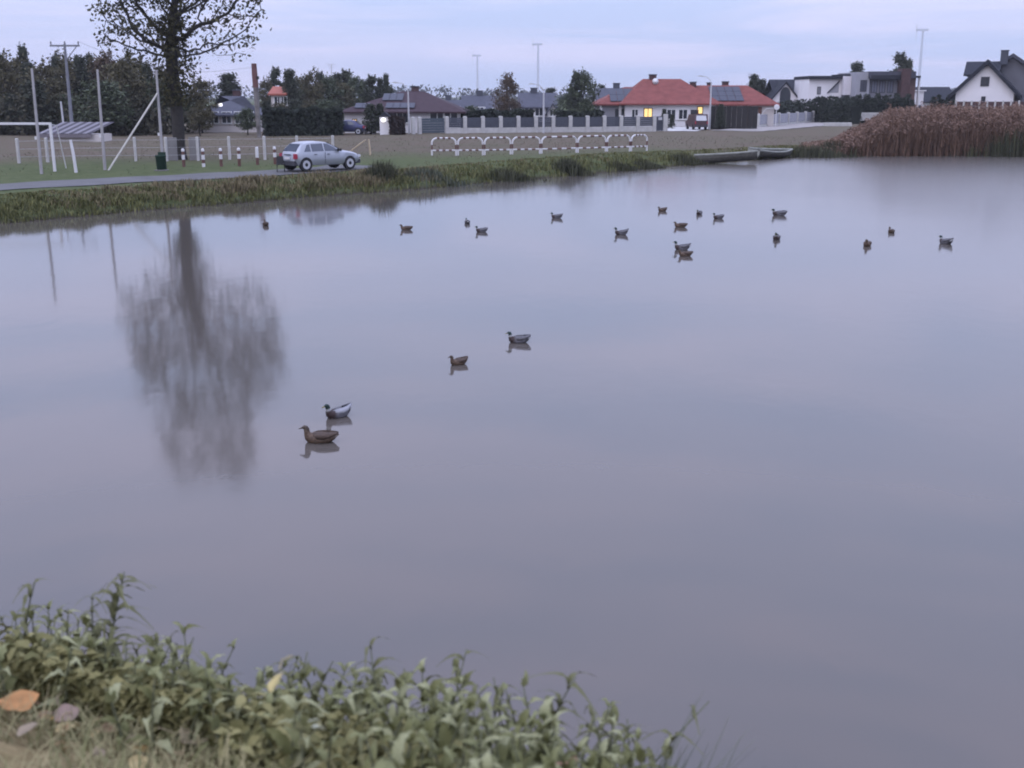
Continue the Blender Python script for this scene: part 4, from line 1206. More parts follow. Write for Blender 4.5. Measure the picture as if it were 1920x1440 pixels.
# background tree kinds -------------------------------------------------
def tree_kind(seed, kind, h=10.0, w=5.0):
    r = np.random.default_rng(seed)
    trunk = MB(); trunk.smooth = True
    top = h * (.9 if kind == 'conifer' else .7)
    tp = [(0, 0, -.3)] + [(r.normal() * .1 * w / 5, r.normal() * .1, top * (i + 1) / 5) for i in range(5)]
    trunk.tube(tp, list(np.linspace(.03 * h * .6, .02, 6)), 6)
    pts = []
    if kind == 'conifer':
        for i in range(170):
            u = r.uniform(0, 1) ** .8; z = h * (.10 + .9 * u); rr = w / 2 * (1 - u) ** .85 * r.uniform(.35, 1.12) + .05
            a = r.uniform(0, 6.28); n = 26
            c = np.array([rr * math.cos(a), rr * math.sin(a), z - rr * .25])
            pts.append(c + r.normal(size=(n, 3)) * np.array([.30, .30, .20]) * (.5 + w / 6))
    else:
        nb = 46
        for i in range(nb):
            u = r.uniform(.22, 1.0); z = h * u
            env = math.sin(math.pi * min(1, ((u - .12) / .92)) ** .8) ** .75
            rr = w / 2 * env * math.sqrt(r.uniform(.02, 1.1)); a = r.uniform(0, 6.28)
            c = np.array([rr * math.cos(a), rr * math.sin(a), z])
            s = w * .095 * r.uniform(.6, 1.25)
            pts.append(c + r.normal(size=(85, 3)) * np.array([s, s, s * .85]))
            if i % 4 == 0:
                trunk.tube([(0, 0, max(.8, z * .55)), (c[0] * .5, c[1] * .5, z * .85), tuple(c)], [.07, .045, .015], 4)
        # ragged twigs through the top
        for i in range(10):
            a = r.uniform(0, 6.28); rr = r.uniform(0, w * .28); c = np.array([rr * math.cos(a), rr * math.sin(a), h * r.uniform(.92, 1.06)])
            pts.append(c + r.normal(size=(16, 3)) * np.array([.12, .12, .38]))
    pts = np.vstack(pts)
    pts = pts[pts[:, 2] > .25]
    v, f = leaf_quads(pts, .19 if kind == 'conifer' else .21, r)
    return trunk.mesh('trunk'), npmesh('crown', v, f)
KINDS = {}
for nm, kd, h_, w_, m_ in [('oliveA', 'broad', 10, 6.0, M_leaf_olive), ('oliveB', 'broad', 10, 5.0, M_leaf_olive), ('greenA', 'broad', 10, 5.6, M_leaf_green),
                           ('brownA', 'broad', 10, 5.2, M_leaf_brown), ('darkA', 'conifer', 10, 4.0, M_leaf_dark), ('darkB', 'conifer', 10, 3.2, M_leaf_dark), ('slimA', 'broad', 10, 3.0, M_leaf_dark)]:
    a, b = tree_kind(len(KINDS) * 13 + 5, kd, h_, w_)
    a.materials.append(M_bark); b.materials.append(m_)
    KINDS[nm] = (a, b, h_)
def tree(kind, px, top_py, Y, label, name, wide=1.0, group=None, base=None):
    a, b, h_ = KINDS[kind]
    h = zat(top_py, Y); s = h / h_
    t = thing(name, label, 'tree', (xat(px, Y), Y, GZ), random.uniform(0, 6.28), group)
    ss = s * wide if h > 4 else s * wide
    t.scale = (ss, ss, s)
    link('trunk', a, None, t); link('crown', b, None, t)
    return t
WOODL = 'tree in the dense dark wood behind the goal and net posts'
gl_w = 'wood behind the playing field'
rr2 = random.Random(5)
for i, px in enumerate(range(-30, 330, 24)):
    tree(rr2.choice(['oliveA', 'oliveB', 'brownA', 'darkA', 'oliveA']), px + rr2.uniform(-8, 8), rr2.uniform(100, 124) + (8 if px > 240 else 0), rr2.uniform(128, 150), WOODL, 'woodland_tree', rr2.uniform(.9, 1.25), gl_w)
for i, px in enumerate(range(-20, 330, 40)):
    tree(rr2.choice(['darkA', 'oliveB', 'greenA', 'darkA']), px + rr2.uniform(-10, 10), rr2.uniform(150, 185), rr2.uniform(112, 122), 'lower dark tree at the edge of the wood behind the goal', 'woodland_tree', rr2.uniform(1.5, 2.0), 'front trees of the left wood')
for px, tp in ((8, 102), (52, 94), (112, 106), (152, 108), (176, 103)):
    tree('darkB' if px != 52 else 'slimA', px, tp, 142, 'pointed treetop sticking out of the left wood', 'pointed_tree', .7, 'pointed treetops of the left wood')
tree('oliveA', 238, 118, 118, 'second dark tree just left of the big tree, behind the brace', 'broadleaf_tree', 1.1)
tree('darkA', 432, 140, 150, 'rounded dark conifer behind the grey hipped roof', 'conifer', 1.9)
tree('oliveB', 376, 150, 121, 'olive tree in front of the dim bungalow', 'broadleaf_tree', 1.2)
tree('greenA', 462, 205, 116, 'small dark green bush tree beside the dim bungalow', 'small_tree', 1.8)
tree('oliveB', 372, 200, 112, 'small olive tree right behind the big trunk', 'small_tree', 1.6)
WOODM = 'tree in the wood between the red-topped pole and the bungalow'
for px, tp, kd, w in [(503, 152, 'oliveB', 1.0), (520, 133, 'slimA', 1.1), (545, 134, 'darkA', 1.0), (562, 150, 'oliveA', 1.2), (586, 138, 'oliveB', 1.0), (602, 141, 'slimA', 1.2), (617, 146, 'greenA', 1.1), (634, 139, 'darkB', 1.2),
                      (650, 137, 'slimA', 1.3), (664, 146, 'greenA', 1.2), (682, 152, 'darkB', 1.2), (698, 147, 'slimA', 1.3), (714, 148, 'darkB', 1.0), (725, 140, 'darkB', .8), (734, 165, 'darkB', .9), (575, 160, 'greenA', 1.3), (640, 160, 'oliveA', 1.3), (690, 168, 'darkA', 1.4)]:
    tree(kd, px, tp, rr2.uniform(150, 178), WOODM, 'woodland_tree', w, 'wood behind the bungalow')
for px, tp, kd in [(500, 190, 'darkA'), (525, 196, 'oliveA'), (552, 188, 'darkA'), (580, 196, 'oliveB'), (606, 190, 'greenA'), (630, 200, 'darkA')]:
    tree(kd, px, tp, 133 + rr2.uniform(-4, 4), 'low dark tree in front of the wood left of the bungalow', 'woodland_tree', 2.0, 'front trees of the middle wood')
tree('darkA', 545, 133, 148, 'single round-topped dark conifer above the orange cottage roof', 'conifer', 1.2)
tree('brownA', 952, 145, 150, 'rusty brown tree standing alone between the grey roofs', 'broadleaf_tree', .95)
tree('greenA', 1092, 138, 143, 'tall bushy green tree left of the red roof', 'broadleaf_tree', 1.05)
tree('slimA', 1079, 140, 143, 'slim tree top beside the bushy green tree', 'slim_tree', .9)
tree('darkA', 1032, 166, 185, 'dark bushy conifer behind the white-edged gable', 'conifer', 1.8)
tree('darkB', 1128, 160, 200, 'small pointed conifer left of the red roof', 'conifer', 1.3)
tree('greenA', 1070, 178, 152, 'low green tree behind the long fence near the bushy tree', 'small_tree', 2.0)
tree('darkB', 1411, 141, 190, 'pointed conifer behind the red roof right wing', 'conifer', 1.3)
tree('darkA', 1425, 150, 192, 'round dark tree between red roof and arched gable', 'conifer', 1.6)
tree('darkA', 1602, 119, 215, 'dark egg-shaped treetop above the white cube house', 'conifer', 1.35)
tree('slimA', 1681, 107, 205, 'dark pine behind the brick chimney block', 'pine_tree', 1.2)
tree('darkB', 1697, 113, 203, 'leaning dark pine top right of the brick chimney block', 'pine_tree', .9)
tree('greenA', 1650, 190, 170, 'low dark shrub in front of the slate-grey house', 'shrub', 2.6)
tree('darkB', 712, 195, 119, 'dark spiky garden conifer in front of the bungalow', 'conifer', 1.5)
tree('darkA', 694, 196, 118.5, 'dark wide garden conifer left of the white shed', 'conifer', 1.9)
tree('greenA', 884, 200, 140, 'grey green garden bush left behind the long fence', 'shrub', 1.8)
tree('darkA', 1246, 205, 138, 'dark garden shrub right of the lit yellow window', 'shrub', 1.4)
tree('darkB', 1261, 214, 138, 'small dark shrub by the driveway', 'shrub', 1.5)
tree('darkA', 1352, 196, 134.6, 'dark round shrub against the black board fence', 'shrub', 1.3)

r_s = np.random.default_rng(77); pts = []
for px in range(-60, 345, 7):
    Yq = 117 + r_s.uniform(-3, 5); hq = r_s.uniform(1.6, 4.2); c = np.array([xat(px, Yq), Yq, GZ]); n = 120
    pts.append(c + np.stack([r_s.normal(size=n) * .7, r_s.normal(size=n) * .7, r_s.uniform(0, 1, n) ** .8 * hq], -1))
v, f = leaf_quads(np.vstack(pts), .24, r_s)
tag(link('wood_scrub', npmesh('wood_scrub', v, f), mat('scrub_leaves', (.026, .026, .016), .9, col2=(.066, .06, .036), island=True)), 'dark scrub filling the foot of the left wood', 'scrub', kind='stuff')

# hedges: dense needle-covered masses
def hedge(name, a, b, hgt, depth, label, pointed=0, n=2600, m=M_hedge):
    a, b = Vector((a[0], a[1], 0)), Vector((b[0], b[1], 0)); L = (b - a).length
    t = thing(name, label, 'hedge', (a.x, a.y, GZ), math.atan2(b.y - a.y, b.x - a.x))
    r = np.random.default_rng(int(L * 100))
    xs = r.uniform(0, L, n); u = r.uniform(0, 1, n) ** .8
    if pointed:
        ph = (xs / L * pointed) % 1.0; hh = hgt * (.72 + .28 * (1 - np.abs(2 * ph - 1)) ** 1.1) * (1 + .12 * np.sin(np.floor(xs / L * pointed) * 2.4))
    else: hh = hgt * (1 + .05 * np.sin(xs * 1.7) + .04 * np.sin(xs * 4.1))
    zs = u * hh; side = r.choice([-1, 1, 0], n); ys = np.where(side == 0, r.uniform(-.5, .5, n), side * .5) * depth + r.normal(size=n) * .07
    ys = np.where(side == -1, -depth / 2 + r.normal(size=n) * .08, ys)
    zs = np.where(side == 0, hh, zs)
    v, f = leaf_quads(np.stack([xs, ys, zs], -1), .22, r)
    link('foliage', npmesh('foliage', v, f), m, t)
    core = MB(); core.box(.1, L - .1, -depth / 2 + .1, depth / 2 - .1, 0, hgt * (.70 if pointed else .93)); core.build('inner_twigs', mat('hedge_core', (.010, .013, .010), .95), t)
    return t
hedge('thuja_hedge', g2(1526, 229), (xat(1606, 160), 160), zat(186, 158), 1.4, 'dark thuja hedge with pointed tops before the white cube house', 14, 4200)
hedge('thuja_hedge', (xat(1606, 164), 166), (xat(1712, 168), 168), zat(181, 167), 1.2, 'dark hedge below the slate-grey house windows', 16, 3600)
hedge('clipped_hedge', g2(495, 255), g2(642, 253.5), 2.5, 1.5, 'broad dark hedge left of the violet-brown bungalow', 0, 4200)
hedge('clipped_hedge', (xat(838, 126), 126), (xat(1000, 128.5), 128.5), zat(209, 127), 1.2, 'dark garden hedge behind the long charcoal fence', 0, 3600)
hedge('clipped_hedge', (xat(1045, 133), 133), (xat(1130, 134.5), 134.5), zat(211, 133), 1.2, 'low dark hedge behind the fence near the bushy green tree', 0, 2400)
hedge('clipped_hedge', (xat(728, 116), 116), (xat(756, 116.4), 116.4), zat(222, 116), 1.0, 'dark brown hedge block right of the white shed', 0, 1600, mat('beech_hedge', (.02, .014, .014), .9, col2=(.05, .035, .032), island=True))
hedge('clipped_hedge', (xat(1745, 172), 172), (xat(1792, 172), 172), zat(182, 172), 1.5, 'dark rounded hedge left of the white gabled house', 5, 1500)
hedge('clipped_hedge', (xat(1462, 160), 160), (xat(1514, 176), 176), zat(192, 160), 1.4, 'dark hedge between slanting fence and thuja hedge', 7, 2000)
# fence row at the right edge behind the reeds
panel_fence((xat(1792, 146), 146), (xat(1925, 143), 143), 9, zat(190, 146), 'dark fence with pale posts just above the reeds at right', mat('brown_slats', (.07, .04, .04), .8, .15, 3), .25, post_w=.22)

# far wood along the horizon
r_f = np.random.default_rng(21)
pts = []
for i in range(420):
    X = r_f.uniform(-300, 480); Y = r_f.uniform(620, 800); h = r_f.uniform(5, 9.5) * (1.2 if X < -40 else .95)
    n = 26
    pts.append(np.array([X, Y, GZ]) + np.stack([r_f.normal(size=n) * 2.6, r_f.normal(size=n) * 2.0, r_f.uniform(0, 1, n) ** .7 * h], -1))
v, f = leaf_quads(np.vstack(pts), 1.2, r_f)
tag(link('distant_wood', npmesh('distant_wood', v, f), mat('distant_foliage', (.05, .06, .066), .9, col2=(.09, .10, .10), island=True)), 'low hazy wood along the horizon behind the houses', 'wood', kind='stuff')

# ------------------------------------------------------------------ grasses and reeds
def blades(x, y, z, h, w, r, bend=.35, lean=None):
    """thin curved blades: two stacked quads each"""
    n = len(x)
    a = r.uniform(0, 6.283, n); d = np.stack([np.cos(a), np.sin(a), np.zeros(n)], -1); s = np.stack([-np.sin(a), np.cos(a), np.zeros(n)], -1)
    if lean is not None: d = d * .5 + np.array(lean)
    b0 = np.stack([x, y, z], -1); up = np.array([0, 0, 1.0])
    be = (h * bend * r.uniform(.2, 1.3, n))[:, None]
    p1 = b0 + up * (h * .55)[:, None] + d * be * .35
    p2 = b0 + up * (h * r.uniform(.85, 1.0, n))[:, None] + d * be
    ww = (w * r.uniform(.6, 1.3, n))[:, None] * s
    v = np.stack([b0 - ww, b0 + ww, p1 + ww * .8, p1 - ww * .8, p2 + ww * .15, p2 - ww * .15], 1).reshape(-1, 3)
    i = np.arange(n)[:, None] * 6
    f = np.concatenate([i + np.array([0, 1, 2, 3]), i + np.array([3, 2, 4, 5])], 0)
    return v, f
r_g = np.random.default_rng(31)
def scatter_px(n, pxr, band, r):
    """points along the far shore: s metres inland from the water line"""
    ax = np.array([p_[0] for p_ in shore]); ay = np.array([p_[1] for p_ in shore])
    u = r.uniform(pxr[0], pxr[1], n); fx = np.array([a for a, b in far_px], float)
    X = np.interp(u, fx, ax); Y = np.interp(u, fx, ay)
    s = r.uniform(band[0], band[1], n)
    # inland = away from the pond, roughly +y and to the left
    nx, ny = -.45, .89
    return X + nx * s, Y + ny * s, u, s
def clumpy(x, y, f=1.0): return .5 + .25 * np.sin(x * 1.9 * f + 1.3 * np.sin(y * f)) + .25 * np.sin(y * 2.3 * f + x * .7 * f)
# long grass on the far bank
X, Y, u, s = scatter_px(38000, (-0, 1560), (-.12, 4.3), r_g)
keep = r_g.uniform(size=len(X)) < clumpy(X, Y) * .9 + .15
X, Y, u, s = X[keep], Y[keep], u[keep], s[keep]
H_ = (.18 + .38 * clumpy(X, Y, 1.7)) * np.interp(s, [0, .6, 2.0, 3.6], [.8, 1.0, .75, .35]) * np.interp(u, [0, 500, 1000, 1560], [.85, .8, .85, .9])
v, f = blades(X, Y, height(X, Y) - .03, H_, .022 * np.ones(len(X)), r_g, .5)
tag(link('bank_grass', npmesh('bank_grass', v, f), M_grass_green), 'rough green grass along the far bank', 'grass', kind='stuff')
X, Y, u, s = scatter_px(26000, (60, 1560), (.45, 4.2), r_g)
keep = r_g.uniform(size=len(X)) < clumpy(X + 9, Y - 4, .8) ** 1.3 * np.interp(u, [60, 250, 720, 900, 1560], [.3, 1, 1, .35, .3])
X, Y, u, s = X[keep], Y[keep], u[keep], s[keep]
H_ = (.15 + .40 * clumpy(X, Y, 1.3) * np.interp(s, [0, 1, 4.2], [.8, 1, .5])) * np.interp(u, [60, 300, 480, 720, 900, 1560], [.5, .9, 1.2, 1.2, .6, .55])
v, f = blades(X, Y, height(X, Y) - .03, H_, .02 * np.ones(len(X)), r_g, .6)
tag(link('dry_bank_grass', npmesh('dry_bank_grass', v, f), M_grass_dry), 'straw-coloured dry grass tufts on the far bank', 'grass', kind='stuff')
# meadow tufts up to the fence
X = r_g.uniform(-34, 34, 12000); Y = r_g.uniform(56, 112, 12000)
sdist = signed(X, Y)
road_c = np.array([g2(-330, 374), g2(0, 352), g2(130, 344), g2(300, 334), g2(450, 326), g2(560, 320), g2(640, 313), g2(700, 306), g2(730, 300)])
def near_road(x, y):
    best = np.full(x.shape, 1e9)
    for i in range(len(road_c) - 1):
        a, b = road_c[i], road_c[i + 1]; e = b - a
        tt = np.clip(((x - a[0]) * e[0] + (y - a[1]) * e[1]) / (e @ e), 0, 1)
        best = np.minimum(best, np.hypot(x - a[0] - tt * e[0], y - a[1] - tt * e[1]))
    return best
nr_ = near_road(X, Y)
keep = (sdist > 3) & (nr_ > 2.5) & ~((X < -14) & (Y < 70) & (r_g.uniform(size=len(X)) < .8))
X, Y = X[keep], Y[keep]
v, f = blades(X, Y, height(X, Y) - .02, .05 + .09 * clumpy(X, Y), .02 * np.ones(len(X)), r_g, 1.0)
tag(link('meadow_grass', npmesh('meadow_grass', v, f), mat('meadow_blades', (.075, .068, .04), .9, col2=(.115, .10, .062), island=True)), 'low brown meadow grass before the fence', 'grass', kind='stuff')

# reed bed on the right
r_r = np.random.default_rng(41)
n = 15000
u = r_r.uniform(1555, 2120, n) ; u = np.where(r_r.uniform(size=n) < .12, r_r.uniform(1500, 1600, n), u)
fx = np.array([a for a, b in far_px], float); X = np.interp(u, fx, [p_[0] for p_ in shore]); Y0 = np.interp(u, fx, [p_[1] for p_ in shore])
Y = Y0 + r_r.uniform(-1.2, 9, n); X = X * Y / Y0
top = np.interp(u, [1500, 1550, 1600, 1660, 1720, 1850, 2120], [.3, .55, 1.7, 3.2, 3.55, 3.5, 3.5])
H_ = top * (r_r.uniform(.66, 1.0, n)) * (1 + .03 * np.sin(X * 1.1) + .04 * np.sin(X * 2.7 + 1)) * np.where(r_r.uniform(size=n) < .07, 1.1, 1.0)
Z = height(X, Y) - .1
Z = np.minimum(Z, .35)
v, f = blades(X, Y, Z, H_, .020 * np.ones(n), r_r, .10)
v2, f2 = blades(X + r_r.normal(size=n) * .1, Y + r_r.normal(size=n) * .1, Z + H_ * r_r.uniform(.15, .6, n), H_ * .32, .03 * np.ones(n), r_r, .9)
reed = link('reed_bed', npmesh('reed_bed', np.vstack([v, v2]), np.vstack([f, f2 + len(v)])), M_reed)
tag(reed, 'tall bed of rusty brown reeds on the right shore', 'reeds', kind='stuff')
sel = r_r.uniform(size=n) < .55
tipx = np.repeat(X[sel], 7) + r_r.normal(size=sel.sum() * 7) * .07; tipy = np.repeat(Y[sel], 7) + r_r.normal(size=sel.sum() * 7) * .07
tipz = np.repeat((Z + H_ * .93)[sel], 7) + r_r.uniform(-.22, .14, sel.sum() * 7)
v, f = leaf_quads(np.stack([tipx, tipy, tipz], -1), .075, r_r)
tag(link('reed_plumes', npmesh('reed_plumes', v, f), M_plume), 'feathery plumes along the top of the reed bed', 'reeds', kind='stuff')
# green sedge in front of the reeds and dark clumps on the bank
def sedge(px, py, w, h, label, n=500, m=M_leaf_dark, name='sedge_clump', z=0.1, bend=.35):
    p = G(px, py, 0)
    r = np.random.default_rng(int(px))
    x = r.normal(size=n) * w / 2.6; y = r.normal(size=n) * w / 4
    hh = h * r.uniform(.5, 1, n) * np.exp(-(x / (w * .62)) ** 2)
    v, f = blades(x, y, np.zeros(n), hh, .03 * np.ones(n), r, bend)
    o = thing(name, label, 'plant', (p.x, p.y + .3, z - .1))
    tag(link('blades', npmesh('blades', v, f), m, o), kind='stuff')
    return o
M_sedge = mat('sedge_dark', (.022, .026, .014), .9, col2=(.065, .066, .034), island=True)
M_sedge2 = mat('sedge_grey', (.04, .05, .035), .9, col2=(.095, .105, .075), island=True)
sedge(716, 353, 1.9, 1.55, 'dark upright sedge clump hanging over the water right of the car', 1300, M_sedge)
sedge(790, 347, 3.4, 1.0, 'wide grey-green shrubby growth right of the dark sedge clump', 1900, M_sedge2, 'bank_shrub')
sedge(1063, 329, 1.9, 1.15, 'dark sedge clump at the waterline below the barriers', 1100, M_sedge)
sedge(1275, 309, 2.6, .9, 'dark green clump left of the old rowing boat', 800, M_sedge)
sedge(940, 339, 2.8, .8, 'low dark tuft on the bank below the barriers left half', 700, M_sedge)
sedge(1150, 320, 2.4, .7, 'low tuft of grass right of the dark waterline clump', 600, M_sedge)
sedge(1205, 316, 2.0, .65, 'small tuft midway between dark clump and boat', 600, M_sedge)
sedge(1520, 294, 4.2, 1.0, 'dark sedge between the second boat and the reeds', 1200, M_sedge)
sedge(1565, 292, 3.2, 1.35, 'tall dark sedge at the left end of the reeds', 1100, M_sedge)
sedge(1890, 291, 6.5, 2.5, 'dark green patch inside the reeds at the right edge', 2400, M_sedge, z=.1, bend=.12)

# ------------------------------------------------------------------ ducks
M_bill_y = mat('bill_olive', (.16, .14, .05), .5)
M_bill_d = mat('bill_dark', (.05, .035, .02), .5)
M_eye = mat('eye_black', (.005, .005, .005), .2)
def duck_colour(name, stops, speckle):
    """colours along the bird's own length, stored with the mesh"""
    m = bpy.data.materials.new(name); m.use_nodes = True; t = m.node_tree; b = t.nodes['Principled BSDF']; L = t.links.new
    b.inputs['Roughness'].default_value = .7; b.inputs['Specular IOR Level'].default_value = .25
    at = t.nodes.new('ShaderNodeAttribute'); at.attribute_name = 'plumage'
    n = t.nodes.new('ShaderNodeTexNoise'); n.inputs['Scale'].default_value = 38; n.inputs['Detail'].default_value = 3
    tcn = t.nodes.new('ShaderNodeTexCoord'); L(tcn.outputs['Object'], n.inputs['Vector'])
    mr = t.nodes.new('ShaderNodeMapRange'); L(n.outputs[0], mr.inputs[0]); mr.inputs[1].default_value = .3; mr.inputs[2].default_value = .7; mr.inputs[3].default_value = 1 - speckle; mr.inputs[4].default_value = 1 + speckle
    mx = t.nodes.new('ShaderNodeVectorMath'); mx.operation = 'SCALE'; L(at.outputs['Color'], mx.inputs[0]); L(mr.outputs[0], mx.inputs['Scale'])
    L(mx.outputs[0], b.inputs['Base Color'])
    return m
M_drake = duck_colour('drake_plumage', None, .12)
M_hen = duck_colour('hen_plumage', None, .45)
#        spine x, z, half width, half height up/down
SP = [(-.285, .115, .012, .008), (-.25, .105, .045, .022), (-.20, .085, .085, .05), (-.12, .062, .118, .085), (-.03, .052, .130, .100), (.06, .050, .124, .104), (.13, .060, .102, .096),
      (.175, .092, .074, .074), (.192, .135, .052, .052), (.197, .172, .043, .043), (.202, .205, .044, .044), (.213, .236, .043, .040), (.235, .247, .036, .033), (.262, .240, .020, .018), (.275, .236, .010, .010)]
def col_drake(i, c, zrel):
    if i >= 10: return (.016, .032, .030)
    if i == 9: return (.34, .34, .34)
    if i >= 6: return (.040, .027, .026)
    if i <= 1: return (.40, .40, .42)
    if i == 2: return (.03, .03, .035)
    if zrel > .75: return (.06, .056, .06)
    return (.105, .102, .115)
def col_hen(i, c, zrel):
    if i >= 12: return (.06, .045, .035)
    if i >= 10: return (.05, .038, .03) if zrel > .3 else (.10, .075, .056)
    if i >= 6: return (.085, .056, .04)
    if i <= 1: return (.16, .13, .11)
    return (.085, .058, .042) if zrel < .6 else (.065, .045, .035)
def duck_mesh(name, cf, neck=1.0, tail_up=0.0):
    seg = 14; vs_, fs, cols = [], [], []
    pts = [Vector((x, 0, z if z < .1 or x < 0 else .09 + (z - .09) * neck)) for x, z, *_ in SP]
    for i, (x, z, hw, hh) in enumerate(SP):
        d = (pts[min(i + 1, len(SP) - 1)] - pts[max(i - 1, 0)]).normalized()
        # ring lies across the spine
        if i >= 7: d = (pts[min(i + 1, len(SP) - 1)] - pts[i - 1]).normalized()
        up = Vector((-d.z, 0, d.x))
        tz = tail_up * max(0, (-x - .15)) if x < 0 else 0
        for j in range(seg):
            a = 2 * math.pi * j / seg
            p_ = pts[i] + Vector((0, 1, 0)) * (hw * math.cos(a)) + up * (hh * math.sin(a)) + Vector((0, 0, tz))
            vs_.append(p_); cols.append(cf(i, a, math.sin(a)))
    for i in range(len(SP) - 1):
        for j in range(seg):
            j2 = (j + 1) % seg
            fs.append((i * seg + j, i * seg + j2, (i + 1) * seg + j2, (i + 1) * seg + j))
    fs += [tuple(range(seg - 1, -1, -1)), tuple((len(SP) - 1) * seg + j for j in range(seg))]
    me = MB().add(vs_, fs).mesh(name)
    ca = me.color_attributes.new('plumage', 'FLOAT_COLOR', 'POINT')
    for i, c in enumerate(cols): ca.data[i].color = (*c, 1)
    me.polygons.foreach_set('use_smooth', [True] * len(me.polygons))
    return me
def make_duck(label, drake, loc, rz, scale=1.0, neck=1.0, tail_up=0.0, white_wing=False):
    t = thing('mallard_drake' if drake else 'mallard_hen', label, 'duck', loc, rz, 'ducks swimming on the pond')
    t.scale = (scale * .82,) * 3
    key = ('d' if drake else 'h', neck, tail_up)
    if key not in DM:
        me = duck_mesh('body', col_drake if drake else col_hen, neck, tail_up); me.materials.append(M_drake if drake else M_hen); DM[key] = me
    link('body', DM[key], None, t)
    hz_ = .09 + (.238 - .09) * neck
    if 'bill' not in DM:
        b = MB(); b.smooth = True
        b.add([(0, -.017, .012), (0, .017, .012), (0, .018, -.012), (0, -.018, -.012), (.03, -.014, .0), (.03, .014, .0), (.03, .016, -.012), (.03, -.016, -.012), (.062, -.013, -.012), (.062, .013, -.012), (.06, .012, -.018), (.06, -.012, -.018)],
              [(0, 1, 5, 4), (1, 2, 6, 5), (2, 3, 7, 6), (3, 0, 4, 7), (4, 5, 9, 8), (5, 6, 10, 9), (6, 7, 11, 10), (7, 4, 8, 11), (8, 9, 10, 11), (3, 2, 1, 0)])
        DM['bill_d'] = b.mesh('bill'); DM['bill_d'].materials.append(M_bill_y); DM['bill'] = b.mesh('bill'); DM['bill'].materials.append(M_bill_d)
        e = MB(); e.smooth = True; e.lathe([(.002, -.006), (.006, -.003), (.006, .003), (.002, .006)], 8); DM['eye'] = e.mesh('eye'); DM['eye'].materials.append(M_eye)
    link('bill', DM['bill_d'] if drake else DM['bill'], None, t, (.258, 0, hz_))
    for s in (-1, 1):
        link('eye', DM['eye'], None, t, (.232, s * .037, hz_ + .012), (math.radians(90), 0, 0))
    wk_ = ('wing', drake, white_wing, tail_up)
    if wk_ not in DM:
        w = MB(); w.smooth = True
        prof = [(.12, .06, .03), (.04, .118, .050), (-.06, .126, .055), (-.15, .105, .042), (-.225, .06, .026), (-.275, .022, .010)]
        vs2 = []
        for x, y, h_ in prof:
            zc = .10 + (0 if x > -.1 else (-x - .1) * (.18 + tail_up * .9))
            vs2 += [(x, y * .45, zc + h_ + .012), (x, y + .010, zc + h_ * .35), (x, y + .006, zc - h_ * .55), (x, y * .7, zc - h_ * .5)]
        w.add(vs2, [(i * 4 + j, i * 4 + (j + 1) % 4, (i + 1) * 4 + (j + 1) % 4, (i + 1) * 4 + j) for i in range(len(prof) - 1) for j in range(4)] + [(3, 2, 1, 0), tuple(4 * (len(prof) - 1) + j for j in range(4))])
        wm_ = mat('wing_pale', (.22, .22, .24), .7, .1, 20) if white_wing else mat('wing_grey', (.085, .082, .09), .7, .3, 24) if drake else mat('wing_brown', (.062, .042, .032), .8, .4, 28)
        me = w.mesh('wing'); me.materials.append(wm_); DM[wk_] = me
    link('wing', DM[wk_], None, t)
    o = link('wing', DM[wk_], None, t); o.scale = (1, -1, 1)
    if drake:
        if ('pl', tail_up) not in DM:
            q = MB(); q.tube([(-.10, 0, .152), (-.18, 0, .15 + tail_up * .03), (-.27, 0, .155 + tail_up * .12)], [.035, .035, .01], 6)
            DM[('pl', tail_up)] = q.mesh('back_feathers'); DM[('pl', tail_up)].materials.append(mat('dark_rump', (.02, .02, .026), .7))
        link('back_feathers', DM[('pl', tail_up)], None, t)
    return t
DM = {}
LFT = math.pi
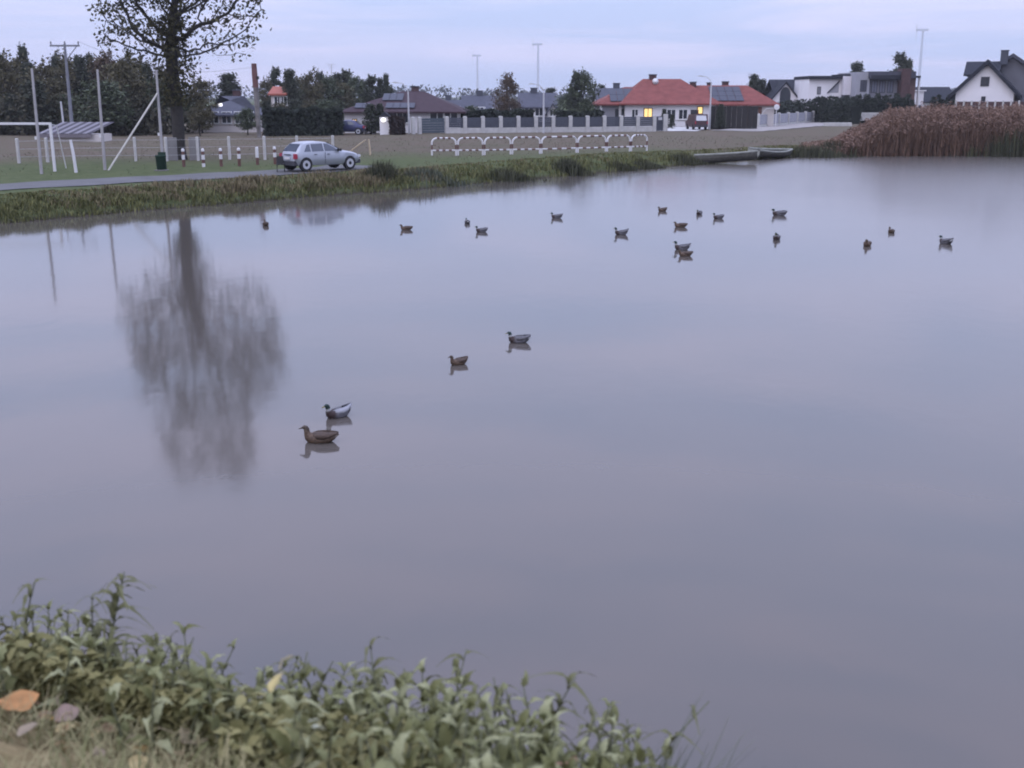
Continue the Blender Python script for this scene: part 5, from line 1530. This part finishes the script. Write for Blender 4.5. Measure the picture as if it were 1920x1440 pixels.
#  px, py of waterline, drake?, heading, scale, neck, tail, white wing, label
DUCKS = [
    (601, 828, 0, LFT + .05, 1.08, .9, 0, 0, 'nearest duck, brown hen swimming left below the white-tailed drake'),
    (634, 781, 1, LFT + .7, 1.0, .95, .35, 1, 'drake with raised white tail feathers right behind the nearest hen'),
    (860, 683, 0, LFT + .6, .82, .92, .2, 0, 'brown hen with pale tail swimming behind the single grey drake'),
    (973, 642, 1, LFT - .03, 1.0, .86, .2, 0, 'grey drake with dark head in the middle of the pond'),
    (498, 423, 0, LFT - 1.2, 1.0, .8, .3, 0, 'dark duck alone near the big tree reflection'),
    (762, 431, 0, LFT + .1, 1.0, .75, 0, 0, 'brown duck second from the left in the far flock'),
    (876, 419, 1, LFT - 1.3, .9, .8, .2, 0, 'small dark duck head-on, left of a grey drake'),
    (903, 435, 1, LFT + .3, 1.0, .9, .1, 0, 'grey drake just right of the small head-on duck'),
    (1044, 409, 1, LFT + .05, 1.05, .85, .3, 0, 'grey drake alone below the middle barriers'),
    (1165, 440, 1, LFT + .1, 1.1, 1.0, .5, 0, 'upright drake left of the far flock pair'),
    (1242, 396, 0, LFT + .5, 1.0, .75, .2, 0, 'small dark duck farthest out, topmost of the flock'),
    (1276, 426, 0, LFT, 1.1, .65, 0, 0, 'low dark duck with head drawn in, above the twin drakes'),
    (1311, 402, 1, LFT + 1.0, .95, .85, 0, 0, 'small dark duck left beside a grey drake'),
    (1347, 410, 1, LFT + .3, 1.05, .9, .1, 0, 'grey drake right of the small dark duck'),
    (1461, 404, 1, LFT, 1.35, .75, 0, 0, 'long pale grey drake swimming left on the far right'),
    (1279, 468, 1, LFT - .1, 1.15, 1.0, .4, 0, 'drake closest to the camera in the far flock, above a brown hen'),
    (1285, 480, 0, LFT + .15, 1.0, .7, .1, 0, 'brown hen right below the closest drake of the far flock'),
    (1456, 449, 1, LFT + 1.2, 1.1, .95, 0, 0, 'dark duck facing the camera below the long pale drake'),
    (1626, 461, 0, LFT + 1.1, 1.1, .85, 0, 0, 'brown duck facing the camera, left of the rightmost pair'),
    (1671, 436, 0, LFT - 1.5, .9, .8, 0, 0, 'small duck with faint wake farthest to the upper right'),
    (1773, 457, 1, LFT - 1.1, 1.2, .8, .4, 0, 'rightmost duck with a pale stripe over its back'),
]
for px, py, dr, hd, sc, nk, tu, ww, lab in DUCKS:
    p = G(px, py, 0.0)
    make_duck(lab, bool(dr), (p.x, p.y, 0.0), hd, sc, nk, tu, bool(ww))

# ------------------------------------------------------------------ near bank: nettles, grass, fallen leaves
r_n = np.random.default_rng(51)
M_net = mat('nettle_leaf', (.15, .158, .066), .8, col2=(.25, .252, .12), scale=7, spec=.35, trans=.25)
M_net2 = mat('nettle_leaf_pale', (.23, .235, .115), .8, col2=(.34, .335, .19), scale=7, spec=.4, trans=.25)
M_netd = mat('nettle_leaf_dark', (.095, .098, .034), .8, col2=(.165, .165, .065), scale=7, spec=.3, trans=.25)
M_stem = mat('nettle_stem', (.10, .105, .06), .7, .25, 8)
M_wilt = mat('wilted_leaf', (.135, .135, .062), .8, .3, 10, trans=.25)
def nettle_leaf(seed, L=.095, W=.036, droop=.5, narrow=1.0):
    r = np.random.default_rng(seed)
    N = 9; vs_ = []; 
    for i in range(N):
        u = i / (N - 1)
        w = W / 2 * narrow * math.sin(math.pi * min(1, (u * .92 + .08)) ** .62) * (1 - .15 * u) * (1 + (.13 if i % 2 else -.10))
        if i in (0, N - 1): w = .002
        x = L * (u - droop * .18 * u ** 2.2); z = .035 * L / .095 * math.sin(u * 1.9) - droop * L * .62 * u ** 2
        cup = .25 * w
        tw = r.normal() * .004
        vs_ += [(x, -w, z + cup + tw), (x, -w * .45, z + cup * .55), (x, 0, z), (x, w * .45, z + cup * .55), (x, w, z + cup - tw)]
    fs = [(i * 5 + j, i * 5 + j + 1, (i + 1) * 5 + j + 1, (i + 1) * 5 + j) for i in range(N - 1) for j in range(4)]
    m_ = MB(); m_.smooth = True; m_.add(vs_, fs); return m_.mesh('leaf')
LEAVES = []
for i in range(9):
    me = nettle_leaf(i, L=.10 + .012 * (i % 3), droop=[.45, .9, 1.35][i % 3])
    me.materials.append([M_net, M_net2, M_netd][i // 3]); LEAVES.append(me)
WILT = []
for i in range(3):
    me = nettle_leaf(30 + i, L=.13, W=.026, droop=1.7 + .2 * i, narrow=.8); me.materials.append(M_wilt); WILT.append(me)
NROW = [(0, 1125), (40, 1140), (70, 1145), (110, 1135), (150, 1150), (205, 1180), (240, 1185), (300, 1178), (360, 1195), (410, 1225), (450, 1250), (500, 1250), (560, 1238), (610, 1262), (645, 1290), (690, 1255), (740, 1242), (800, 1238), (850, 1262), (905, 1290), (950, 1268), (990, 1268), (1040, 1335), (1100, 1348), (1160, 1352), (1200, 1362), (1225, 1415), (1300, 1460)]
def plant(name, label, px, Yd, top_py, group=None, wilt=False, lean=0.0, dens=1.0, leafscale=1.0):
    q = P(px, top_py, Yd); gz_ = hz(q.x, q.y)
    h = q.z - gz_
    if h < .16: return None
    h = min(h, 1.45)
    t = thing(name, label, 'plant', (q.x, q.y, gz_), 0, group)
    n = 7; lx, ly = lean + r_n.normal() * .16, r_n.normal() * .12
    top = [(lx * h * (i / n) ** 2, ly * h * (i / n) ** 2, h * i / n) for i in range(n + 1)]
    mb_ = MB(); mb_.smooth = True; mb_.tube([(0, 0, -.06)] + top[1:], list(np.linspace(.0055, .002, n + 1)), 5); mb_.build('stem', M_stem, t)
    z = max(.04, h - .62); a0 = r_n.uniform(0, 3.14); pool = WILT if wilt else LEAVES
    while z < h * 1.0:
        u = z / h; fr = max(0.0, min(1.0, (h - z) / .3)); sc = (.68 + .62 * fr) * leafscale * r_n.uniform(.75, 1.3)
        for s in range(2 if dens <= 1 else 3):
            a = a0 + s * math.pi * (1 if dens <= 1 else .67) + r_n.normal() * .25
            o = link('leaf', pool[int(r_n.integers(len(pool)))], None, t, (lx * h * u * u, ly * h * u * u, z), (r_n.normal() * .25, r_n.normal() * .22 - .15 + (.55 * (1 - fr) * -1 if not wilt else -.5), a))
            o.scale = (sc, sc, sc)
        a0 += math.pi / 2 + r_n.normal() * .2
        z += r_n.uniform(.045, .07) / max(.6, dens)
    return t
def edge_Y(px):
    """distance at which the line of sight column px crosses the bank's edge"""
    u_ = (px - 960) / F * 1.1
    return NE / (NB[0] * u_ + NB[1])
cnt = 0
for layer, (dn, dpy, stp, dens) in enumerate([(.55, 0, 18, 1.0), (.30, 38, 21, 1.2), (.05, 85, 26, 1.0), (-.2, 140, 40, 1.0)]):
    px = -20 + layer * 9
    while px < 1235 - layer * 45:
        base = np.interp(px, [a for a, b in NROW], [b for a, b in NROW])
        tp = base + dpy + r_n.uniform(-6, 30)
        Yd = edge_Y(px) + dn + r_n.uniform(-.12, .14)
        if not (layer >= 1 and px < [0, 120, 330, 520][layer] and r_n.uniform() < .9) and not (layer == 3 and r_n.uniform() < .45):
            if plant('nettle', ['green nettle on the outer rim of the near bank patch', 'green nettle inside the near bank patch', 'green nettle inside the near bank patch', 'nettle shoot on the camera side of the near bank patch'][layer], px, Yd, tp, ['outer nettles', 'inner nettles', 'inner nettles', 'front nettles'][layer], dens=dens, leafscale=r_n.uniform(.6, .92), wilt=(r_n.uniform() < (.34 if layer == 0 else .12))): cnt += 1
        px += stp * r_n.uniform(.75, 1.25)
print('nettles', cnt)
# the tall drooping shoots that stand out against the water
plant('wilting_nettle', 'tall dark wilting nettle standing up against the water at left', 178, edge_Y(178) + .5, 1072, None, True, .12, 1.5, .85)
plant('wilting_nettle', 'second shorter shoot leaning beside the tall wilting nettle', 160, edge_Y(160) + .45, 1118, None, True, .1, 1.2, .8)
plant('wilting_nettle', 'wilting nettle with hanging leaves cut by the left edge', 18, edge_Y(18) + .5, 1062, None, True, .1, 1.0, .85)
plant('wilting_nettle', 'thin drooping nettle top left of the middle gap in the patch', 548, edge_Y(548) + .5, 1230, None, True, .1, .8, 1.1)
plant('wilting_nettle', 'thin forked nettle top right of the middle gap in the patch', 712, edge_Y(712) + .5, 1232, None, True, .05, .8, .9)
plant('wilting_nettle', 'spindly drooping shoot on the highest right clump', 790, edge_Y(790) + .5, 1215, None, True, .3, .6, .8)
plant('wilting_nettle', 'drooping shoot on top of the last tall clump at right', 975, edge_Y(975) + .5, 1258, None, True, .1, 1.2, .9)
plant('wilting_nettle', 'stiff dark shoot at the right end of the nettle patch', 1192, edge_Y(1192) + .55, 1362, None, True, .05, 1.2, .6)
# grass tuft at the right end
q = P(1225, 1440, edge_Y(1225) + .55)
n = 120
x = r_n.normal(size=n) * .05; y = r_n.normal(size=n) * .06
v, f = blades(q.x + x, q.y + y, np.array([hz(a, b) for a, b in zip(q.x + x, q.y + y)]) - .02, r_n.uniform(.35, 1.0, n) * .66, .0032 * np.ones(n), r_n, .5, (.75, .05, 0))
tuft = thing('grass_tuft', 'loose grass tuft leaning right past the end of the nettle patch', 'grass tuft')
tag(link('blades', npmesh('blades', v, f), mat('tuft_blades', (.07, .085, .055), .8, col2=(.15, .155, .11), island=True), tuft), kind='stuff')
# undergrowth that hides the soil between the stems
n = 15000
px_ = r_n.uniform(-60, 1230, n); dd = r_n.uniform(-.05, 1.0, n); dd = np.where(px_ < 420, np.maximum(dd, .15), dd)
Yd = np.array([edge_Y(a) for a in px_]) + dd; Xd = (px_ - 960) / F * (Yd * CT + 1.8 * ST)
Zd = height(Xd, Yd) + r_n.uniform(.02, 1, n) ** 1.4 * np.interp(dd, [-.05, .2, 1.0], [.10, .20, .30])
lv, lf = leaf_fold(np.stack([Xd, Yd, Zd], -1), .022, r_n)
tag(link('undergrowth', npmesh('undergrowth', lv, lf), mat('undergrowth_leaves', (.10, .098, .034), .85, col2=(.26, .235, .10), island=True, trans=.2)), 'dense low leaves under the nettles on the near bank', 'undergrowth', kind='stuff')
# short trodden grass and straw on the near ground
n = 26000
X = r_n.uniform(-2.6, 1.0, n); Y = r_n.uniform(1.7, 4.6, n)
nn = X * NB[0] + Y * NB[1] - NE
keep = (nn < .35) & (clumpy(X * 2.2, Y * 2.2, 1.6) > .12); X, Y = X[keep], Y[keep]
v, f = blades(X, Y, height(X, Y) - .005, r_n.uniform(.025, .11, len(X)), .0022 * np.ones(len(X)), r_n, 1.2)
half = len(X)
tag(link('trodden_grass', npmesh('trodden_grass', v, f), mat('trodden_blades', (.11, .115, .045), .85, col2=(.31, .265, .14), island=True)), 'short yellowish grass and straw on the ground at the lower left', 'grass', kind='stuff')
# fallen leaves
def fallen(px, py, size, col, label, squash=.8, lift=.06, tilt=(.2, .1)):
    # walk the line of sight down to the soil
    d = ray(px, py); tt = 1.5
    while tt < 8:
        pnt = Vector((0, 0, CAM_Z)) + d * tt
        if pnt.z <= hz(pnt.x, pnt.y) + lift: break
        tt += .02
    r = np.random.default_rng(int(px + py)); N = 18; vs_ = [(0, 0, 0)]
    for ringk in (.5, 1.0):
        for i in range(N):
            a = 2 * math.pi * i / N
            rad__ = size * ringk * (1 + .18 * math.cos(a) + .07 * math.cos(5 * a) * ringk + r.normal() * .03)
            vs_.append((rad__ * math.cos(a), rad__ * squash * math.sin(a), .22 * size * ringk ** 2 * (.5 + .5 * math.sin(2 * a + px))))
    fs = [(0, 1 + i, 1 + (i + 1) % N) for i in range(N)] + [(1 + i, 1 + N + i, 1 + N + (i + 1) % N, 1 + (i + 1) % N) for i in range(N)]
    t = thing('fallen_leaf', label, 'leaf', pnt, r.uniform(0, 6.28), 'fallen leaves on the near bank')
    t.rotation_euler = (tilt[0], tilt[1], r.uniform(0, 6.28))
    mm = mat('leaf_' + str(px), col, .7, .18, 25, trans=.2)
    b = MB().add(vs_, fs); b.smooth = True; b.build('blade', mm, t)
    MB().tube([(-size * .9, 0, .01), (-size * 1.5, .01, .02), (-size * 1.9, .03, .012)], .0016, 4).build('stalk', mm, t)
    return t
fallen(140, 1296, .036, (.50, .29, .07), 'orange-yellow fallen leaf left of the nettle patch')
fallen(26, 1318, .055, (.38, .19, .07), 'big orange fallen leaf at the left edge')
fallen(8, 1270, .032, (.52, .42, .17), 'pale yellow fallen leaf above the big orange one')
fallen(362, 1378, .05, (.33, .27, .17), 'large round beige fallen leaf near the bottom edge', .95)
fallen(122, 1338, .042, (.26, .185, .15), 'dull pinkish brown fallen leaf below the orange-yellow one')
fallen(520, 1276, .030, (.40, .33, .14), 'pale yellow leaf caught in the nettles', .7, .32, (.6, .3))
fallen(598, 1366, .034, (.38, .39, .28), 'long pale leaf lying across the nettles', .42, .26, (.3, .5))
fallen(165, 1292, .018, (.55, .52, .42), 'small whitish leaf right of the orange-yellow one')
fallen(1050, 1432, .03, (.30, .17, .11), 'small reddish leaf at the foot of the right clump', .7, .25, (.4, .2))
fallen(55, 1365, .03, (.24, .19, .13), 'brown crumpled leaf near the lower left corner')

# more leaf litter among the straw
for i in range(22):
    px_l, py_l = r_n.uniform(5, 430), r_n.uniform(1290, 1436)
    fallen(round(px_l, 1), round(py_l, 1), r_n.uniform(.016, .034), [(.24, .16, .09), (.30, .20, .10), (.34, .22, .07), (.20, .15, .10), (.38, .30, .14)][i % 5], 'small brown fallen leaf among the straw at the lower left', r_n.uniform(.5, .9), .03, (r_n.normal() * .25, r_n.normal() * .25))

# thin evening haze over the whole place
hb = MB().box(-3500, 3500, -3500, 3500, -2.0, 135)
hm = bpy.data.materials.new('evening_haze'); hm.use_nodes = True
ht = hm.node_tree; ht.nodes.clear()
ho = ht.nodes.new('ShaderNodeOutputMaterial'); hv = ht.nodes.new('ShaderNodeVolumePrincipled')
hv.inputs['Color'].default_value = (.86, .87, .93, 1); hv.inputs['Density'].default_value = .0002; hv.inputs['Anisotropy'].default_value = .2
ht.links.new(hv.outputs[0], ho.inputs['Volume'])
tag(hb.build('haze', hm), 'thin pale evening haze over pond and village', 'haze', kind='stuff')
